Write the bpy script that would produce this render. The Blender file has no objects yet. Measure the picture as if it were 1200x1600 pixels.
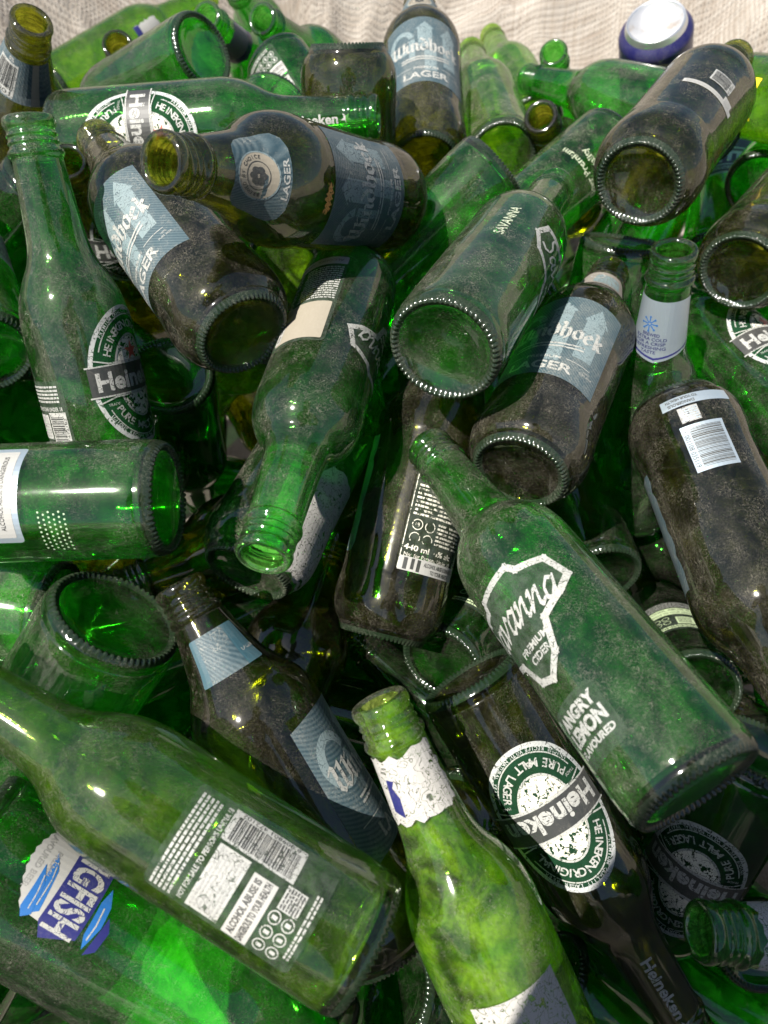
import bpy, bmesh, math, random
from mathutils import Vector, Matrix, noise
from mathutils.geometry import tessellate_polygon

R = math.radians
scene = bpy.context.scene
col = scene.collection

# ------------------------------------------------------------------ camera, light, exposure
cam_d = bpy.data.cameras.new("camera")
cam_d.sensor_fit = 'VERTICAL'
cam_d.sensor_height = 36.0
cam_d.lens = 25.99
cam_d.clip_start = 0.01
cam_d.clip_end = 60
cam_d.dof.use_dof = True
cam_d.dof.focus_distance = 0.40
cam_d.dof.aperture_fstop = 9.0
cam = bpy.data.objects.new("camera", cam_d)
col.objects.link(cam)
cam.location = (0, 0, 0.78)
cam.rotation_euler = (R(37), 0, 0)
scene.camera = cam

SUN_EL, SUN_AZ = R(58), R(232)          # azimuth measured clockwise from +Y (north)
world = bpy.data.worlds.new("World")
scene.world = world
world.use_nodes = True
wn = world.node_tree
sky = wn.nodes.new("ShaderNodeTexSky")
sky.sky_type = 'NISHITA'
sky.sun_disc = False
sky.sun_elevation = SUN_EL
sky.sun_rotation = SUN_AZ
wn.links.new(sky.outputs[0], wn.nodes["Background"].inputs[0])
wn.nodes["Background"].inputs[1].default_value = 0.05

sun_d = bpy.data.lights.new("sun", 'SUN')
sun_d.energy = 5.0
sun_d.angle = R(0.53)
sun_d.color = (1.0, 0.95, 0.87)
sun = bpy.data.objects.new("sun", sun_d)
col.objects.link(sun)
sd = Vector((math.sin(SUN_AZ) * math.cos(SUN_EL), math.cos(SUN_AZ) * math.cos(SUN_EL), math.sin(SUN_EL)))
sun.rotation_euler = sd.to_track_quat('Z', 'Y').to_euler()
sun.location = sd * 3

vs = scene.view_settings
vs.view_transform = 'Standard'
vs.look = 'None'
vs.exposure = 1.25
vs.gamma = 1.0
vs.use_curve_mapping = False
cy = scene.cycles
cy.max_bounces = 26
cy.transparent_max_bounces = 64
cy.transmission_bounces = 20
cy.glossy_bounces = 6
cy.diffuse_bounces = 3
cy.caustics_reflective = False
cy.caustics_refractive = False
cy.sample_clamp_indirect = 6
cy.use_denoising = True
try:
    cy.denoiser = 'OPENIMAGEDENOISE'
    cy.denoising_input_passes = 'RGB_ALBEDO_NORMAL'
except Exception:
    pass

rnd = random.Random(7)

# ------------------------------------------------------------------ material helpers
class NT:
    def __init__(s, name):
        s.m = bpy.data.materials.new(name); s.m.use_nodes = True
        s.t = s.m.node_tree; s.t.nodes.clear()
        s.out = s.t.nodes.new("ShaderNodeOutputMaterial")
    def n(s, typ, **kw):
        nd = s.t.nodes.new("ShaderNode" + typ)
        for k, v in kw.items():
            if k.startswith('i_'):
                key = k[2:]
                key = int(key) if key.isdigit() else key.replace('_', ' ')
                s.put(nd.inputs[key], v)
            else:
                setattr(nd, k, v)
        return nd
    def put(s, sock, v):
        if isinstance(v, bpy.types.NodeSocket): s.t.links.new(v, sock)
        else: sock.default_value = v
    def math(s, op, a, b=None, c=None, clamp=False):
        nd = s.t.nodes.new("ShaderNodeMath"); nd.operation = op; nd.use_clamp = clamp
        s.put(nd.inputs[0], a)
        if b is not None: s.put(nd.inputs[1], b)
        if c is not None: s.put(nd.inputs[2], c)
        return nd.outputs[0]
    def noise(s, vec, scale, detail=3, rough=.55, dist=0.0):
        nd = s.n("TexNoise"); s.put(nd.inputs["Vector"], vec)
        nd.inputs["Scale"].default_value = scale; nd.inputs["Detail"].default_value = detail
        nd.inputs["Roughness"].default_value = rough; nd.inputs["Distortion"].default_value = dist
        return nd.outputs[0]
    def ramp(s, fac, a, b, lo=0.0, hi=1.0):
        nd = s.n("MapRange"); nd.interpolation_type = 'SMOOTHSTEP'
        s.put(nd.inputs[0], fac); nd.inputs[1].default_value = a; nd.inputs[2].default_value = b
        nd.inputs[3].default_value = lo; nd.inputs[4].default_value = hi
        return nd.outputs[0]
    def mixc(s, f, a, b):
        nd = s.n("Mix"); nd.data_type = 'RGBA'
        s.put(nd.inputs[0], f); s.put(nd.inputs[6], a); s.put(nd.inputs[7], b)
        return nd.outputs[2]
    def mixs(s, f, a, b):
        nd = s.n("MixShader"); s.put(nd.inputs[0], f)
        s.t.links.new(a, nd.inputs[1]); s.t.links.new(b, nd.inputs[2]); return nd.outputs[0]
    def coord(s):
        tc = s.n("TexCoord"); oi = s.n("ObjectInfo")
        sc_ = s.math('MULTIPLY', oi.outputs["Random"], 7.3)
        cb = s.n("CombineXYZ"); s.put(cb.inputs[0], sc_); s.put(cb.inputs[1], sc_); s.put(cb.inputs[2], sc_)
        va = s.n("VectorMath"); va.operation = 'ADD'
        s.put(va.inputs[0], tc.outputs["Object"]); s.put(va.inputs[1], cb.outputs[0])
        s.info = oi
        return va.outputs[0]

def c4(c): return (c[0], c[1], c[2], 1.0)

DUST = (0.40, 0.375, 0.315)

def dust_factor(t, v, base=None):
    """patchy dust film, fine grit and hair-thin scratches; base is a 0..1 amount"""
    mpp = t.n("Mapping"); t.put(mpp.inputs[0], v); mpp.inputs["Scale"].default_value = (1, 1, .38)
    big = t.math('MULTIPLY', t.ramp(t.noise(mpp.outputs[0], 30, 4, .6, .8), .42, .60), t.ramp(t.noise(v, 11, 2, .5), .30, .60, .35, 1.25))
    med = t.ramp(t.noise(v, 800, 4, .75, .3), .38, .66)
    grit = t.ramp(t.noise(v, 1400, 2, .6), .46, .68)
    film = t.math('MULTIPLY_ADD', big, .30, .05)
    film = t.math('MULTIPLY', film, t.math('MULTIPLY_ADD', med, .75, .30))
    film = t.math('MULTIPLY', film, t.math('MULTIPLY_ADD', grit, .7, .60))
    h1 = t.math('ABSOLUTE', t.math('SUBTRACT', t.noise(v, 250, 1, .5, 1.8), .5))
    h2 = t.math('ABSOLUTE', t.math('SUBTRACT', t.noise(v, 420, 1, .5, 2.2), .52))
    hair = t.math('MAXIMUM', t.ramp(h1, .006, .020, 1, 0), t.ramp(h2, .007, .022, 1, 0))
    hmask = t.ramp(t.noise(v, 70, 3, .6), .40, .62)
    hair = t.math('MULTIPLY', hair, hmask)
    specks = t.ramp(t.noise(v, 620, 2, .7), .70, .76)
    det = t.math('MAXIMUM', t.math('MULTIPLY', hair, .75), t.math('MULTIPLY', specks, .6))
    if base is not None:
        film = t.math('MULTIPLY', film, base)
        det = t.math('MULTIPLY', det, t.math('MULTIPLY', base, 1.6, clamp=True))
    return t.math('ADD', film, t.math('MULTIPLY', det, .62), clamp=True)

def glass(name, colr, deep, inner=False, inner_glow=(.26, .70, .10)):
    t = NT(name); v = t.coord()
    lw = t.n("LayerWeight"); lw.inputs[0].default_value = .5
    fc = lw.outputs["Facing"]
    # focused sunlight put into the glass colour: bands and veins of paler, deeper tone
    caustic_noise = t.noise(v, 34, 2, .5, 2.2)
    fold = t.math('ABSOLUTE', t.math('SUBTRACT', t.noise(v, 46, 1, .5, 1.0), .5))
    caustic_tone = t.math('MULTIPLY', t.ramp(caustic_noise, .36, .60), t.ramp(fold, .0, .05))
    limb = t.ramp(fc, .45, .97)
    k = t.math('ADD', t.math('MULTIPLY', caustic_tone, .50), t.math('MULTIPLY', limb, .9), clamp=True)
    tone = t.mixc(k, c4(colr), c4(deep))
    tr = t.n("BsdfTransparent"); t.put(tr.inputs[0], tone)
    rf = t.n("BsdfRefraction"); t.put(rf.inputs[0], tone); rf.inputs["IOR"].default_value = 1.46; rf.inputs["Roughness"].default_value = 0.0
    bump = t.n("Bump"); bump.inputs["Strength"].default_value = .10; bump.inputs["Distance"].default_value = .0012
    t.put(bump.inputs["Height"], t.noise(v, 60, 2, .5)); t.put(rf.inputs["Normal"], bump.outputs[0])
    through = t.mixs(t.ramp(fc, .25, .80, .40 if not inner else .22, .90), tr.outputs[0], rf.outputs[0])
    gl = t.n("BsdfGlossy"); gl.inputs["Roughness"].default_value = .06; gl.inputs[0].default_value = (1, 1, 1, 1)
    bump2 = t.n("Bump"); bump2.inputs["Strength"].default_value = .55 if inner else .25; bump2.inputs["Distance"].default_value = .0006
    t.put(bump2.inputs["Height"], t.noise(v, 80 if inner else 45, 3, .5)); t.put(gl.inputs["Normal"], bump2.outputs[0])
    sch = t.math('MULTIPLY_ADD', t.math('POWER', fc, 4.5), .42, .045)
    if inner:
        sch = t.math('MULTIPLY', sch, .9)
    sh = t.mixs(sch, through, gl.outputs[0])
    if inner:
        # patchy glow of sunlight inside the bottle, put into a coloured film
        oi_ = t.n("SeparateColor"); t.put(oi_.inputs[0], t.info.outputs["Color"])
        pz = t.ramp(t.noise(v, 48, 4, .62, .8), .36, .66)
        fz = t.ramp(t.noise(v, 420, 3, .65), .3, .7, .55, 1.1)
        ri = t.math('MULTIPLY', t.math('MULTIPLY', t.math('MULTIPLY_ADD', pz, .95, .05), fz), oi_.outputs[2])
        dfi = t.n("BsdfDiffuse"); dfi.inputs[0].default_value = c4(inner_glow)
        tli = t.n("BsdfTranslucent"); tli.inputs[0].default_value = c4(inner_glow)
        sh = t.mixs(ri, sh, t.mixs(.5, dfi.outputs[0], tli.outputs[0]))
    if not inner:
        oc = t.n("SeparateColor"); t.put(oc.inputs[0], t.info.outputs["Color"])
        d = dust_factor(t, v, oc.outputs[0])
        d = t.math('MULTIPLY', d, t.math('MULTIPLY_ADD', t.math('POWER', fc, 2.0), 1.0, .85), clamp=True)
        dc = t.mixc(oc.outputs[1], c4(DUST), (0.235, 0.205, 0.15, 1))
        df = t.n("BsdfDiffuse"); t.put(df.inputs[0], dc)
        tl = t.n("BsdfTranslucent"); t.put(tl.inputs[0], t.mixc(.8, c4(DUST), c4(colr)))
        dsh = t.mixs(.42, df.outputs[0], tl.outputs[0])
        sh = t.mixs(d, sh, dsh)
        sh = t.mixs(t.math('MULTIPLY', sch, .40), sh, gl.outputs[0])
    t.t.links.new(sh, t.out.inputs[0])
    return t.m

def paper(name, colr, rough=.6, wear=0.0, wear_scale=300, dust=.35, metal=0, weave=False):
    """printed paper, foil or ink; wear > 0 lets worn spots show what is underneath"""
    t = NT(name); v = t.coord()
    p = t.n("BsdfPrincipled"); p.inputs["Roughness"].default_value = rough
    p.inputs["Metallic"].default_value = metal
    base = c4(colr)
    if weave:
        wv = t.n("TexWave"); wv.wave_type = 'BANDS'; wv.bands_direction = 'DIAGONAL'
        tc = t.n("TexCoord"); t.put(wv.inputs["Vector"], tc.outputs["Object"]); wv.inputs["Scale"].default_value = 260
        base = t.mixc(t.math('MULTIPLY', wv.outputs[0], .22), c4(colr), (0.16, 0.21, 0.22, 1))
    d = t.math('MULTIPLY', dust_factor(t, v), dust)
    t.put(p.inputs["Base Color"], t.mixc(d, base, c4(DUST)))
    sh = p.outputs[0]
    if wear > 0:
        tr = t.n("BsdfTransparent")
        w = t.noise(v, wear_scale, 4, .65)
        f = t.ramp(w, .5 + .28 * (1 - wear), .53 + .28 * (1 - wear))
        if wear > .3:       # scratched through in thin lines
            sc1 = t.math('ABSOLUTE', t.math('SUBTRACT', t.noise(v, 160, 1, .5, 1.2), .5))
            sc2 = t.math('ABSOLUTE', t.math('SUBTRACT', t.noise(v, 300, 1, .5, .6), .47))
            f = t.math('MAXIMUM', f, t.math('MAXIMUM', t.ramp(sc1, .006, .016, .85, 0), t.ramp(sc2, .005, .014, .7, 0)))
        sh = t.mixs(f, sh, tr.outputs[0])
    t.t.links.new(sh, t.out.inputs[0])
    return t.m

def film(name, colr, alpha):
    t = NT(name)
    p = t.n("BsdfDiffuse"); p.inputs[0].default_value = c4(colr)
    v = t.coord()
    tr = t.n("BsdfTransparent"); tr.inputs[0].default_value = (.75, .9, .78, 1)
    w = t.ramp(t.noise(v, 200, 3, .6), .3, .7, alpha - .12, alpha + .12)
    t.t.links.new(t.mixs(w, tr.outputs[0], p.outputs[0]), t.out.inputs[0])
    return t.m

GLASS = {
    'deep': (glass("shaded_green_glass", (0.34, 0.80, 0.28), (0.07, 0.42, 0.06)), glass("shaded_green_glass_inside", (0.42, 0.86, 0.36), (0.10, 0.48, 0.09), True)),  # green glass darkened: shade of the heap's gaps put into the colour
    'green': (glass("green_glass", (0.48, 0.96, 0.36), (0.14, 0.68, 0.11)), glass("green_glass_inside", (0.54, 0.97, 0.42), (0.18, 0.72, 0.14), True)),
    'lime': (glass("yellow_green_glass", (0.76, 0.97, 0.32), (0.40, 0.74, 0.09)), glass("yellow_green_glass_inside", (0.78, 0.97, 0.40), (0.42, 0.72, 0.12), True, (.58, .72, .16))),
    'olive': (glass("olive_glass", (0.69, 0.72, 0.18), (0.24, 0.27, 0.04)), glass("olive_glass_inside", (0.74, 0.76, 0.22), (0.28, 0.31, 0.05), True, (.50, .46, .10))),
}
def heel_glass():
    t = NT("thick_heel_glass"); v = t.coord()
    p = t.n("BsdfPrincipled"); p.inputs["Roughness"].default_value = .10; p.inputs["Specular IOR Level"].default_value = .8
    p.inputs["IOR"].default_value = 1.5
    oc = t.n("SeparateColor"); t.put(oc.inputs[0], t.info.outputs["Color"])
    t.put(p.inputs["Base Color"], t.mixc(t.math('MULTIPLY', dust_factor(t, v, oc.outputs[0]), .8), (.010, .022, .010, 1), c4(DUST)))
    tr = t.n("BsdfTransparent"); tr.inputs[0].default_value = (.10, .28, .08, 1)
    t.t.links.new(t.mixs(.7, tr.outputs[0], p.outputs[0]), t.out.inputs[0])
    return t.m
HEEL = heel_glass()
P = {
    'white': paper("white_print", (.28, .285, .27), .6, .50, 420, .75),
    'cream': paper("worn_cream_print", (.55, .53, .45), .6, .86, 260, .5),
    'ring': paper("silver_print", (.33, .345, .34), .5, .55, 380, .75),
    'red': paper("red_print", (.38, .05, .03), .5, .2, 380, .3),
    'ink': paper("black_ink", (.02, .022, .022), .5, 0, 300, .25),
    'grey': paper("grey_ink", (.22, .22, .21), .6, .45, 420, .3),
    'teal': paper("teal_paper", (.008, .032, .046), .65, .14, 240, .6, weave=True),
    'tealdark': paper("dark_teal_paper", (.02, .06, .08), .5, 0, 240, .2),
    'paper': paper("white_paper", (.28, .28, .265), .7, .18, 220, .7),
    'torn': paper("torn_white_paper", (.33, .32, .30), .8, .55, 130, .5),
    'kraft': paper("grey_brown_paper", (.22, .195, .15), .8, 0, 220, .3),
    'greypaper': paper("grey_brown_neck_paper", (.17, .15, .13), .8, .12, 220, .5),
    'castle': paper("pale_castle_print", (.135, .18, .19), .6, .40, 420, .2),
    'film': film("dark_green_film", (.012, .045, .022), .62),
    'filmclear': film("clear_film", (.10, .12, .10), .22),
    'foil': paper("silver_blue_foil", (.36, .43, .48), .36, .10, 220, .4, metal=.6),
    'blue': paper("blue_print", (.012, .014, .10), .4, 0, 220, .12),
    'sky': paper("bright_blue_print", (.012, .10, .30), .4, 0, 220, .1),
    'navy': paper("navy_print", (.02, .025, .10), .4, 0, 220, .15),
    'palelabel': paper("pale_green_label", (.42, .52, .30), .7, .12, 220, .3),
    'yellow': paper("yellow_print", (.80, .58, .02), .5, 0, 220, .12),
    'emboss': paper("dusty_raised_glass", (.34, .38, .27), .35, .80, 500, .6),
    'bead': paper("raised_glass_dots", (.30, .40, .26), .12, 0, 500, .3),
    'orange': paper("orange_rust", (.55, .25, .06), .7, .5, 300, .1),
}
METAL = None

# ------------------------------------------------------------------ object helpers
def link(o, parent=None):
    col.objects.link(o)
    if parent is not None: o.parent = parent
    return o

def mesh_obj(name, me, parent=None, mats=()):
    o = bpy.data.objects.new(name, me)
    for m in mats: me.materials.append(m)
    return link(o, parent)

# ------------------------------------------------------------------ bottle glass
def smooth_profile(pts, n=5):
    """Catmull-Rom through (r, z) points"""
    out = []
    P_ = [pts[0]] + list(pts) + [pts[-1]]
    for i in range(1, len(P_) - 2):
        p0, p1, p2, p3 = P_[i - 1:i + 3]
        for k in range(n):
            t = k / n
            q = []
            for a in range(2):
                q.append(.5 * ((2 * p1[a]) + (-p0[a] + p2[a]) * t + (2 * p0[a] - 5 * p1[a] + 4 * p2[a] - p3[a]) * t * t + (-p0[a] + 3 * p1[a] - 3 * p2[a] + p3[a]) * t ** 3))
            out.append(tuple(q))
    out.append(tuple(pts[-1]))
    return out

MM = .001
# outer wall from above the heel to the foot of the mouth ring, (radius, height) in mm
WALL = {
    'H': dict(L=230, wall=[(30.0, 7), (30.5, 12), (30.5, 40), (30.5, 80), (30.5, 116), (30.0, 126), (28.0, 136), (23.8, 146), (19.2, 155), (16.6, 165), (15.2, 180), (14.2, 195), (13.5, 206)], t=2.4, heel=25.5, foot=28.8),
    'S': dict(L=228, wall=[(30.0, 7), (30.6, 13), (30.6, 40), (30.6, 80), (30.6, 124), (30.2, 134), (28.2, 143), (23.5, 151), (18.2, 157), (16.0, 166), (14.9, 180), (14.0, 194), (13.6, 204)], t=2.4, heel=25.5, foot=28.8),
    'W': dict(L=215, wall=[(28.8, 4.6), (32.2, 9), (34.6, 17), (34.8, 27), (34.2, 36), (33.9, 43), (33.9, 80), (34.1, 120), (34.5, 129), (33.9, 138), (31.2, 147), (25.6, 157), (21.0, 166), (18.0, 177), (15.2, 189), (14.4, 193)], t=2.6, heel=23.6, foot=26.6),
    'K': dict(L=285, wall=[(36.4, 7), (37.4, 14), (37.5, 60), (37.5, 120), (37.3, 150), (35.0, 164), (29.0, 182), (22.6, 200), (18.6, 216), (16.0, 236), (14.4, 254), (13.9, 261)], t=2.8, heel=31.5, foot=35.0),
}
def outer_radius(kind, z):
    pr = WALL[kind].setdefault('fine', smooth_profile(WALL[kind]['wall'], 6))
    if z <= pr[0][1]: return pr[0][0]
    for (r0, z0), (r1, z1) in zip(pr, pr[1:]):
        if z <= z1: return r0 + (r1 - r0) * (z - z0) / max(z1 - z0, 1e-6)
    return pr[-1][0]

def lathe(profiles, seg, name, mod=None, heel=None):
    """profiles: list of (list of (r, z) mm, material index, flip)"""
    bm = bmesh.new()
    for pr, mi, flip in profiles:
        rings = []
        for j, (r, z) in enumerate(pr):
            if r < .01:
                rings.append([bm.verts.new((0, 0, z * MM))]); continue
            ring = []
            for i in range(seg):
                a = 2 * math.pi * i / seg
                rr, zz = (r, z) if mod is None else mod(r, z, a, mi)
                ring.append(bm.verts.new((rr * MM * math.cos(a), rr * MM * math.sin(a), zz * MM)))
            rings.append(ring)
        for A_, B_ in zip(rings, rings[1:]):
            for i in range(seg):
                k = (i + 1) % seg
                if len(A_) == 1: vs_ = [A_[0], B_[k], B_[i]]
                elif len(B_) == 1: vs_ = [A_[i], A_[k], B_[0]]
                else: vs_ = [A_[i], A_[k], B_[k], B_[i]]
                if flip: vs_.reverse()
                f = bm.faces.new(vs_); f.material_index = mi; f.smooth = True
                if heel and mi == 0:
                    c_ = f.calc_center_median(); rr_ = math.hypot(c_.x, c_.y) / MM
                    if heel[0] < rr_ < heel[1] and c_.z / MM < 3.2: f.material_index = 2
    me = bpy.data.meshes.new(name); bm.to_mesh(me); bm.free()
    return me

GM = {}
def glass_meshes(kind, tint):
    key = (kind, tint)
    if key in GM: return GM[key]
    W_ = WALL[kind]; L_ = W_['L']; t = W_['t']
    outer = smooth_profile(W_['wall'], 4)
    inner = [(max(r - t - (1.0 if z > L_ * .65 else 0), 8.6), z) for r, z in outer]
    inner[0] = (outer[0][0] - t - .6, outer[0][1])
    go, gi = GLASS[tint]
    body = lathe([(outer, 0, False), (inner, 1, True)], 80, "bottle_body_glass")
    # base: domed push-up, stippled bearing ring, thick glass floor
    hr, fr = W_['heel'], W_['foot']
    z0 = outer[0][1]
    bo = [(0, 6.5), (hr * .35, 6.0), (hr * .65, 4.6), (hr * .85, 2.6), (hr * .95, 1.0), (hr, .3), (hr + .9, -.2), (hr + 1.9, 0), (fr, .9), ((fr + outer[0][0]) / 2 + .5, 3.0), outer[0]]
    bo = smooth_profile(bo, 3)
    bo[0] = (0, 6.5)
    bi = smooth_profile([(0, 10.5), (hr * .4, 9.6), (hr * .75, 7.4), (hr * .95, 5.6), (fr - 1.6, 5.4), inner[0]], 3); bi[0] = (0, 10.5)
    NK = 62
    def knurl(r, z, a, mi):
        if mi == 0 and z < 2.9 and hr - 1.2 < r < fr + .6:
            w_ = max(0, 1 - abs(r - (hr + fr) / 2 + .2) / ((fr - hr) / 2 + 1.0))
            k_ = abs(math.sin(NK * a / 2)) ** .7
            return r + .5 * w_ * k_ * (1 if r > (hr + fr) / 2 else -.3), z - 1.5 * w_ * k_
        return r, z
    base = lathe([(bo, 0, False), (bi, 1, True)], 248, "bottle_base_glass", knurl, (hr - 1.5, fr + 1.0))
    # mouth: reinforcing ring, threads, rounded lip
    rn, zn = outer[-1]; ri = inner[-1][0]
    lipz = L_
    mo = [(rn, zn)]
    zc = L_ - 20
    mo += [(13.4, zc - 1.5), (14.4, zc), (14.8, zc + 1.4), (14.4, zc + 2.8), (13.3, zc + 4.0), (12.9, zc + 5.4), (13.5, zc + 6.6), (12.9, zc + 7.8), (12.8, zc + 9.2), (13.5, zc + 10.4), (12.8, zc + 11.6), (12.7, zc + 13.2), (13.4, zc + 14.6), (13.8, zc + 16.2), (13.7, zc + 18.0), (13.0, zc + 19.5), (11.8, L_), (10.4, L_ - .4), (9.6, L_ - 1.6)]
    mo = smooth_profile(mo, 3)
    mi_ = smooth_profile([(9.6, L_ - 1.6), (9.3, L_ - 6), (ri, zn)], 3); mi_.reverse()
    mouth = lathe([(mo, 0, False), (mi_, 1, True)], 80, "bottle_mouth_glass")
    for me in (body, base, mouth):
        me.materials.append(go); me.materials.append(gi); me.materials.append(HEEL)
    GM[key] = (body, base, mouth)
    return GM[key]

# ------------------------------------------------------------------ flat artwork that is bent round a bottle
FONT_CACHE = {}
def text_polys(s, bold=0.0, shear=0.0):
    key = (s, bold, shear)
    if key not in FONT_CACHE:
        cu = bpy.data.curves.new("lettering", 'FONT'); cu.body = s; cu.size = 1.0; cu.offset = bold; cu.shear = shear
        cu.align_x = 'CENTER'; cu.resolution_u = 3
        o = bpy.data.objects.new("lettering", cu); col.objects.link(o)
        bpy.context.view_layer.update()
        me = o.evaluated_get(bpy.context.evaluated_depsgraph_get()).to_mesh()
        vs_ = [(v.co.x, v.co.y) for v in me.vertices]; fs = [tuple(p.vertices) for p in me.polygons]
        xs = [v[0] for v in vs_] or [0, 1]
        FONT_CACHE[key] = (vs_, fs, min(xs), max(xs))
        bpy.data.objects.remove(o); bpy.data.curves.remove(cu)
    return FONT_CACHE[key]

class Art:
    """2D artwork in mm: x runs round the bottle, y up towards its mouth"""
    def __init__(s): s.items = []; s.k = 0; s.cur = ''
    def add(s, vs_, fs, mat, layer):
        s.k += 1
        s.items.append((vs_, fs, mat, layer + (s.k % 40) * .0012, s.cur)); return s
    def poly(s, pts, mat, layer=0):
        tri = tessellate_polygon([[Vector((p[0], p[1], 0)) for p in pts]])
        return s.add(list(pts), [tuple(t) for t in tri], mat, layer)
    def rect(s, x, y, w, h, mat, layer=0, rad=0.0, rot=0.0):
        if rad <= 0: pts = [(-w / 2, -h / 2), (w / 2, -h / 2), (w / 2, h / 2), (-w / 2, h / 2)]
        else:
            pts = []
            for cx, cy_, a0 in ((w / 2 - rad, h / 2 - rad, 0), (-w / 2 + rad, h / 2 - rad, 90), (-w / 2 + rad, -h / 2 + rad, 180), (w / 2 - rad, -h / 2 + rad, 270)):
                for a in (0, 30, 60, 90): pts.append((cx + rad * math.cos(R(a0 + a)), cy_ + rad * math.sin(R(a0 + a))))
        c_, s_ = math.cos(R(rot)), math.sin(R(rot))
        return s.poly([(x + a * c_ - b * s_, y + a * s_ + b * c_) for a, b in pts], mat, layer)
    def ellipse(s, x, y, a, b, mat, layer=0, n=48):
        return s.poly([(x + a * math.cos(2 * math.pi * i / n), y + b * math.sin(2 * math.pi * i / n)) for i in range(n)], mat, layer)
    def ring(s, x, y, a, b, w, mat, layer=1, a0=0, a1=360, n=72):
        vs_, fs = [], []
        for i in range(n + 1):
            t = R(a0 + (a1 - a0) * i / n)
            vs_ += [(x + a * math.cos(t), y + b * math.sin(t)), (x + (a - w) * math.cos(t), y + (b - w) * math.sin(t))]
            if i: fs.append((2 * i - 2, 2 * i, 2 * i + 1, 2 * i - 1))
        return s.add(vs_, fs, mat, layer)
    def nib(s, pts, x, y, sc, width, ang, mat, layer=2, thin=.22, shear=0.0):
        """broad-nib pen stroke through pts"""
        ca, sa = math.cos(R(ang)), math.sin(R(ang))
        for (p, q) in zip(pts, pts[1:]):
            def cor(pt, sg, tg):
                px_, py_ = pt[0] + shear * pt[1], pt[1]
                return (x + sc * (px_ + sg * width / 2 * ca - tg * thin / 2 * sa), y + sc * (py_ + sg * width / 2 * sa + tg * thin / 2 * ca))
            c8 = [cor(pt, sg, tg) for pt in (p, q) for sg in (-1, 1) for tg in (-1, 1)]
            s.poly(hull(c8), mat, layer)
        return s
    def line(s, pts, w, mat, layer=2):
        for p, q in zip(pts, pts[1:]):
            dx, dy = q[0] - p[0], q[1] - p[1]; l = math.hypot(dx, dy) or 1
            dx, dy = dx / l * w / 2, dy / l * w / 2
            s.poly([(p[0] - dx + dy, p[1] - dy - dx), (q[0] + dx + dy, q[1] + dy - dx), (q[0] + dx - dy, q[1] + dy + dx), (p[0] - dx - dy, p[1] - dy + dx)], mat, layer)
        return s
    def text(s, t, x, y, size, mat, layer=2, rot=0, width=None, bold=0.0, shear=0.0):
        vs_, fs, x0, x1 = text_polys(t, bold, shear)
        sx = size if width is None else width / max(x1 - x0, .01)
        mid = (x0 + x1) / 2
        c_, s_ = math.cos(R(rot)), math.sin(R(rot))
        o = []
        for a, b in vs_:
            a2, b2 = (a - mid) * sx, (b - .34) * size
            o.append((x + a2 * c_ - b2 * s_, y + a2 * s_ + b2 * c_))
        return s.add(o, fs, mat, layer)
    def arctext(s, t, x, y, ra, rb, mid, span, size, mat, layer=2, inward=False, bold=0.02):
        n = len(t)
        for i, ch in enumerate(t):
            if ch == ' ': continue
            f = (i - (n - 1) / 2) / max(n - 1, 1)
            a = mid - span * f if not inward else mid + span * f
            px_, py_ = x + ra * math.cos(R(a)), y + rb * math.sin(R(a))
            tx, ty = ra * math.sin(R(a)), -rb * math.cos(R(a))
            if inward: tx, ty = -tx, -ty
            s.text(ch, px_, py_, size, mat, layer, math.degrees(math.atan2(ty, tx)), bold=bold)
        return s
    def lines(s, x, y, w, h, n, mat, layer=2, seed=1, fill=.55):
        """rows of print too small to read"""
        r = random.Random(seed)
        for i in range(n):
            yy = y + h / 2 - (i + .5) * h / n
            xx = x - w / 2
            while xx < x + w / 2 - .5:
                l = r.uniform(.8, 3.2); l = min(l, x + w / 2 - xx)
                s.rect(xx + l / 2, yy, l, h / n * fill, mat, layer); xx += l + .45
        return s
    def barcode(s, x, y, w, h, digits, rot=0, layer=1, seed=3, bars='ink', back='white'):
        r = random.Random(seed); c_, s_ = math.cos(R(rot)), math.sin(R(rot))
        s.cur = 'bar_code'
        s.rect(x, y, w, h, back, layer, 0, rot)
        xx = -w / 2 + w * .07
        while xx < w / 2 - w * .07:
            b = r.choice((.28, .28, .5, .8)); hh = h * .74
            a_, b_ = xx + b / 2, h * .06
            s.rect(x + a_ * c_ - b_ * s_, y + a_ * s_ + b_ * c_, b, hh, bars, layer + 1, 0, rot)
            xx += b + r.choice((.28, .35, .6))
        s.text(digits, x + h * .41 * s_, y - h * .41 * c_, h * .17, bars, layer + 1, rot, width=w * .8)
        s.cur = ''
        return s
    def scaled(s, k):
        s.items = [([(a * k, b * k) for a, b in vs_], fs, m, l, c) for vs_, fs, m, l, c in s.items]; return s
    def build(s, name, kind, theta, zc, parent, off=.18):
        """bend round the bottle: theta is the side it faces, zc the height of y = 0"""
        subs = sorted({it[4] for it in s.items if it[4]})
        main_items = [it for it in s.items if not it[4]]
        if not main_items: main_items = s.items; subs = []
        top = s.bend(name, main_items, kind, theta, zc, parent, off)
        for sub in subs:
            s.bend(sub, [it for it in s.items if it[4] == sub], kind, theta, zc, top, off)
        return top
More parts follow.
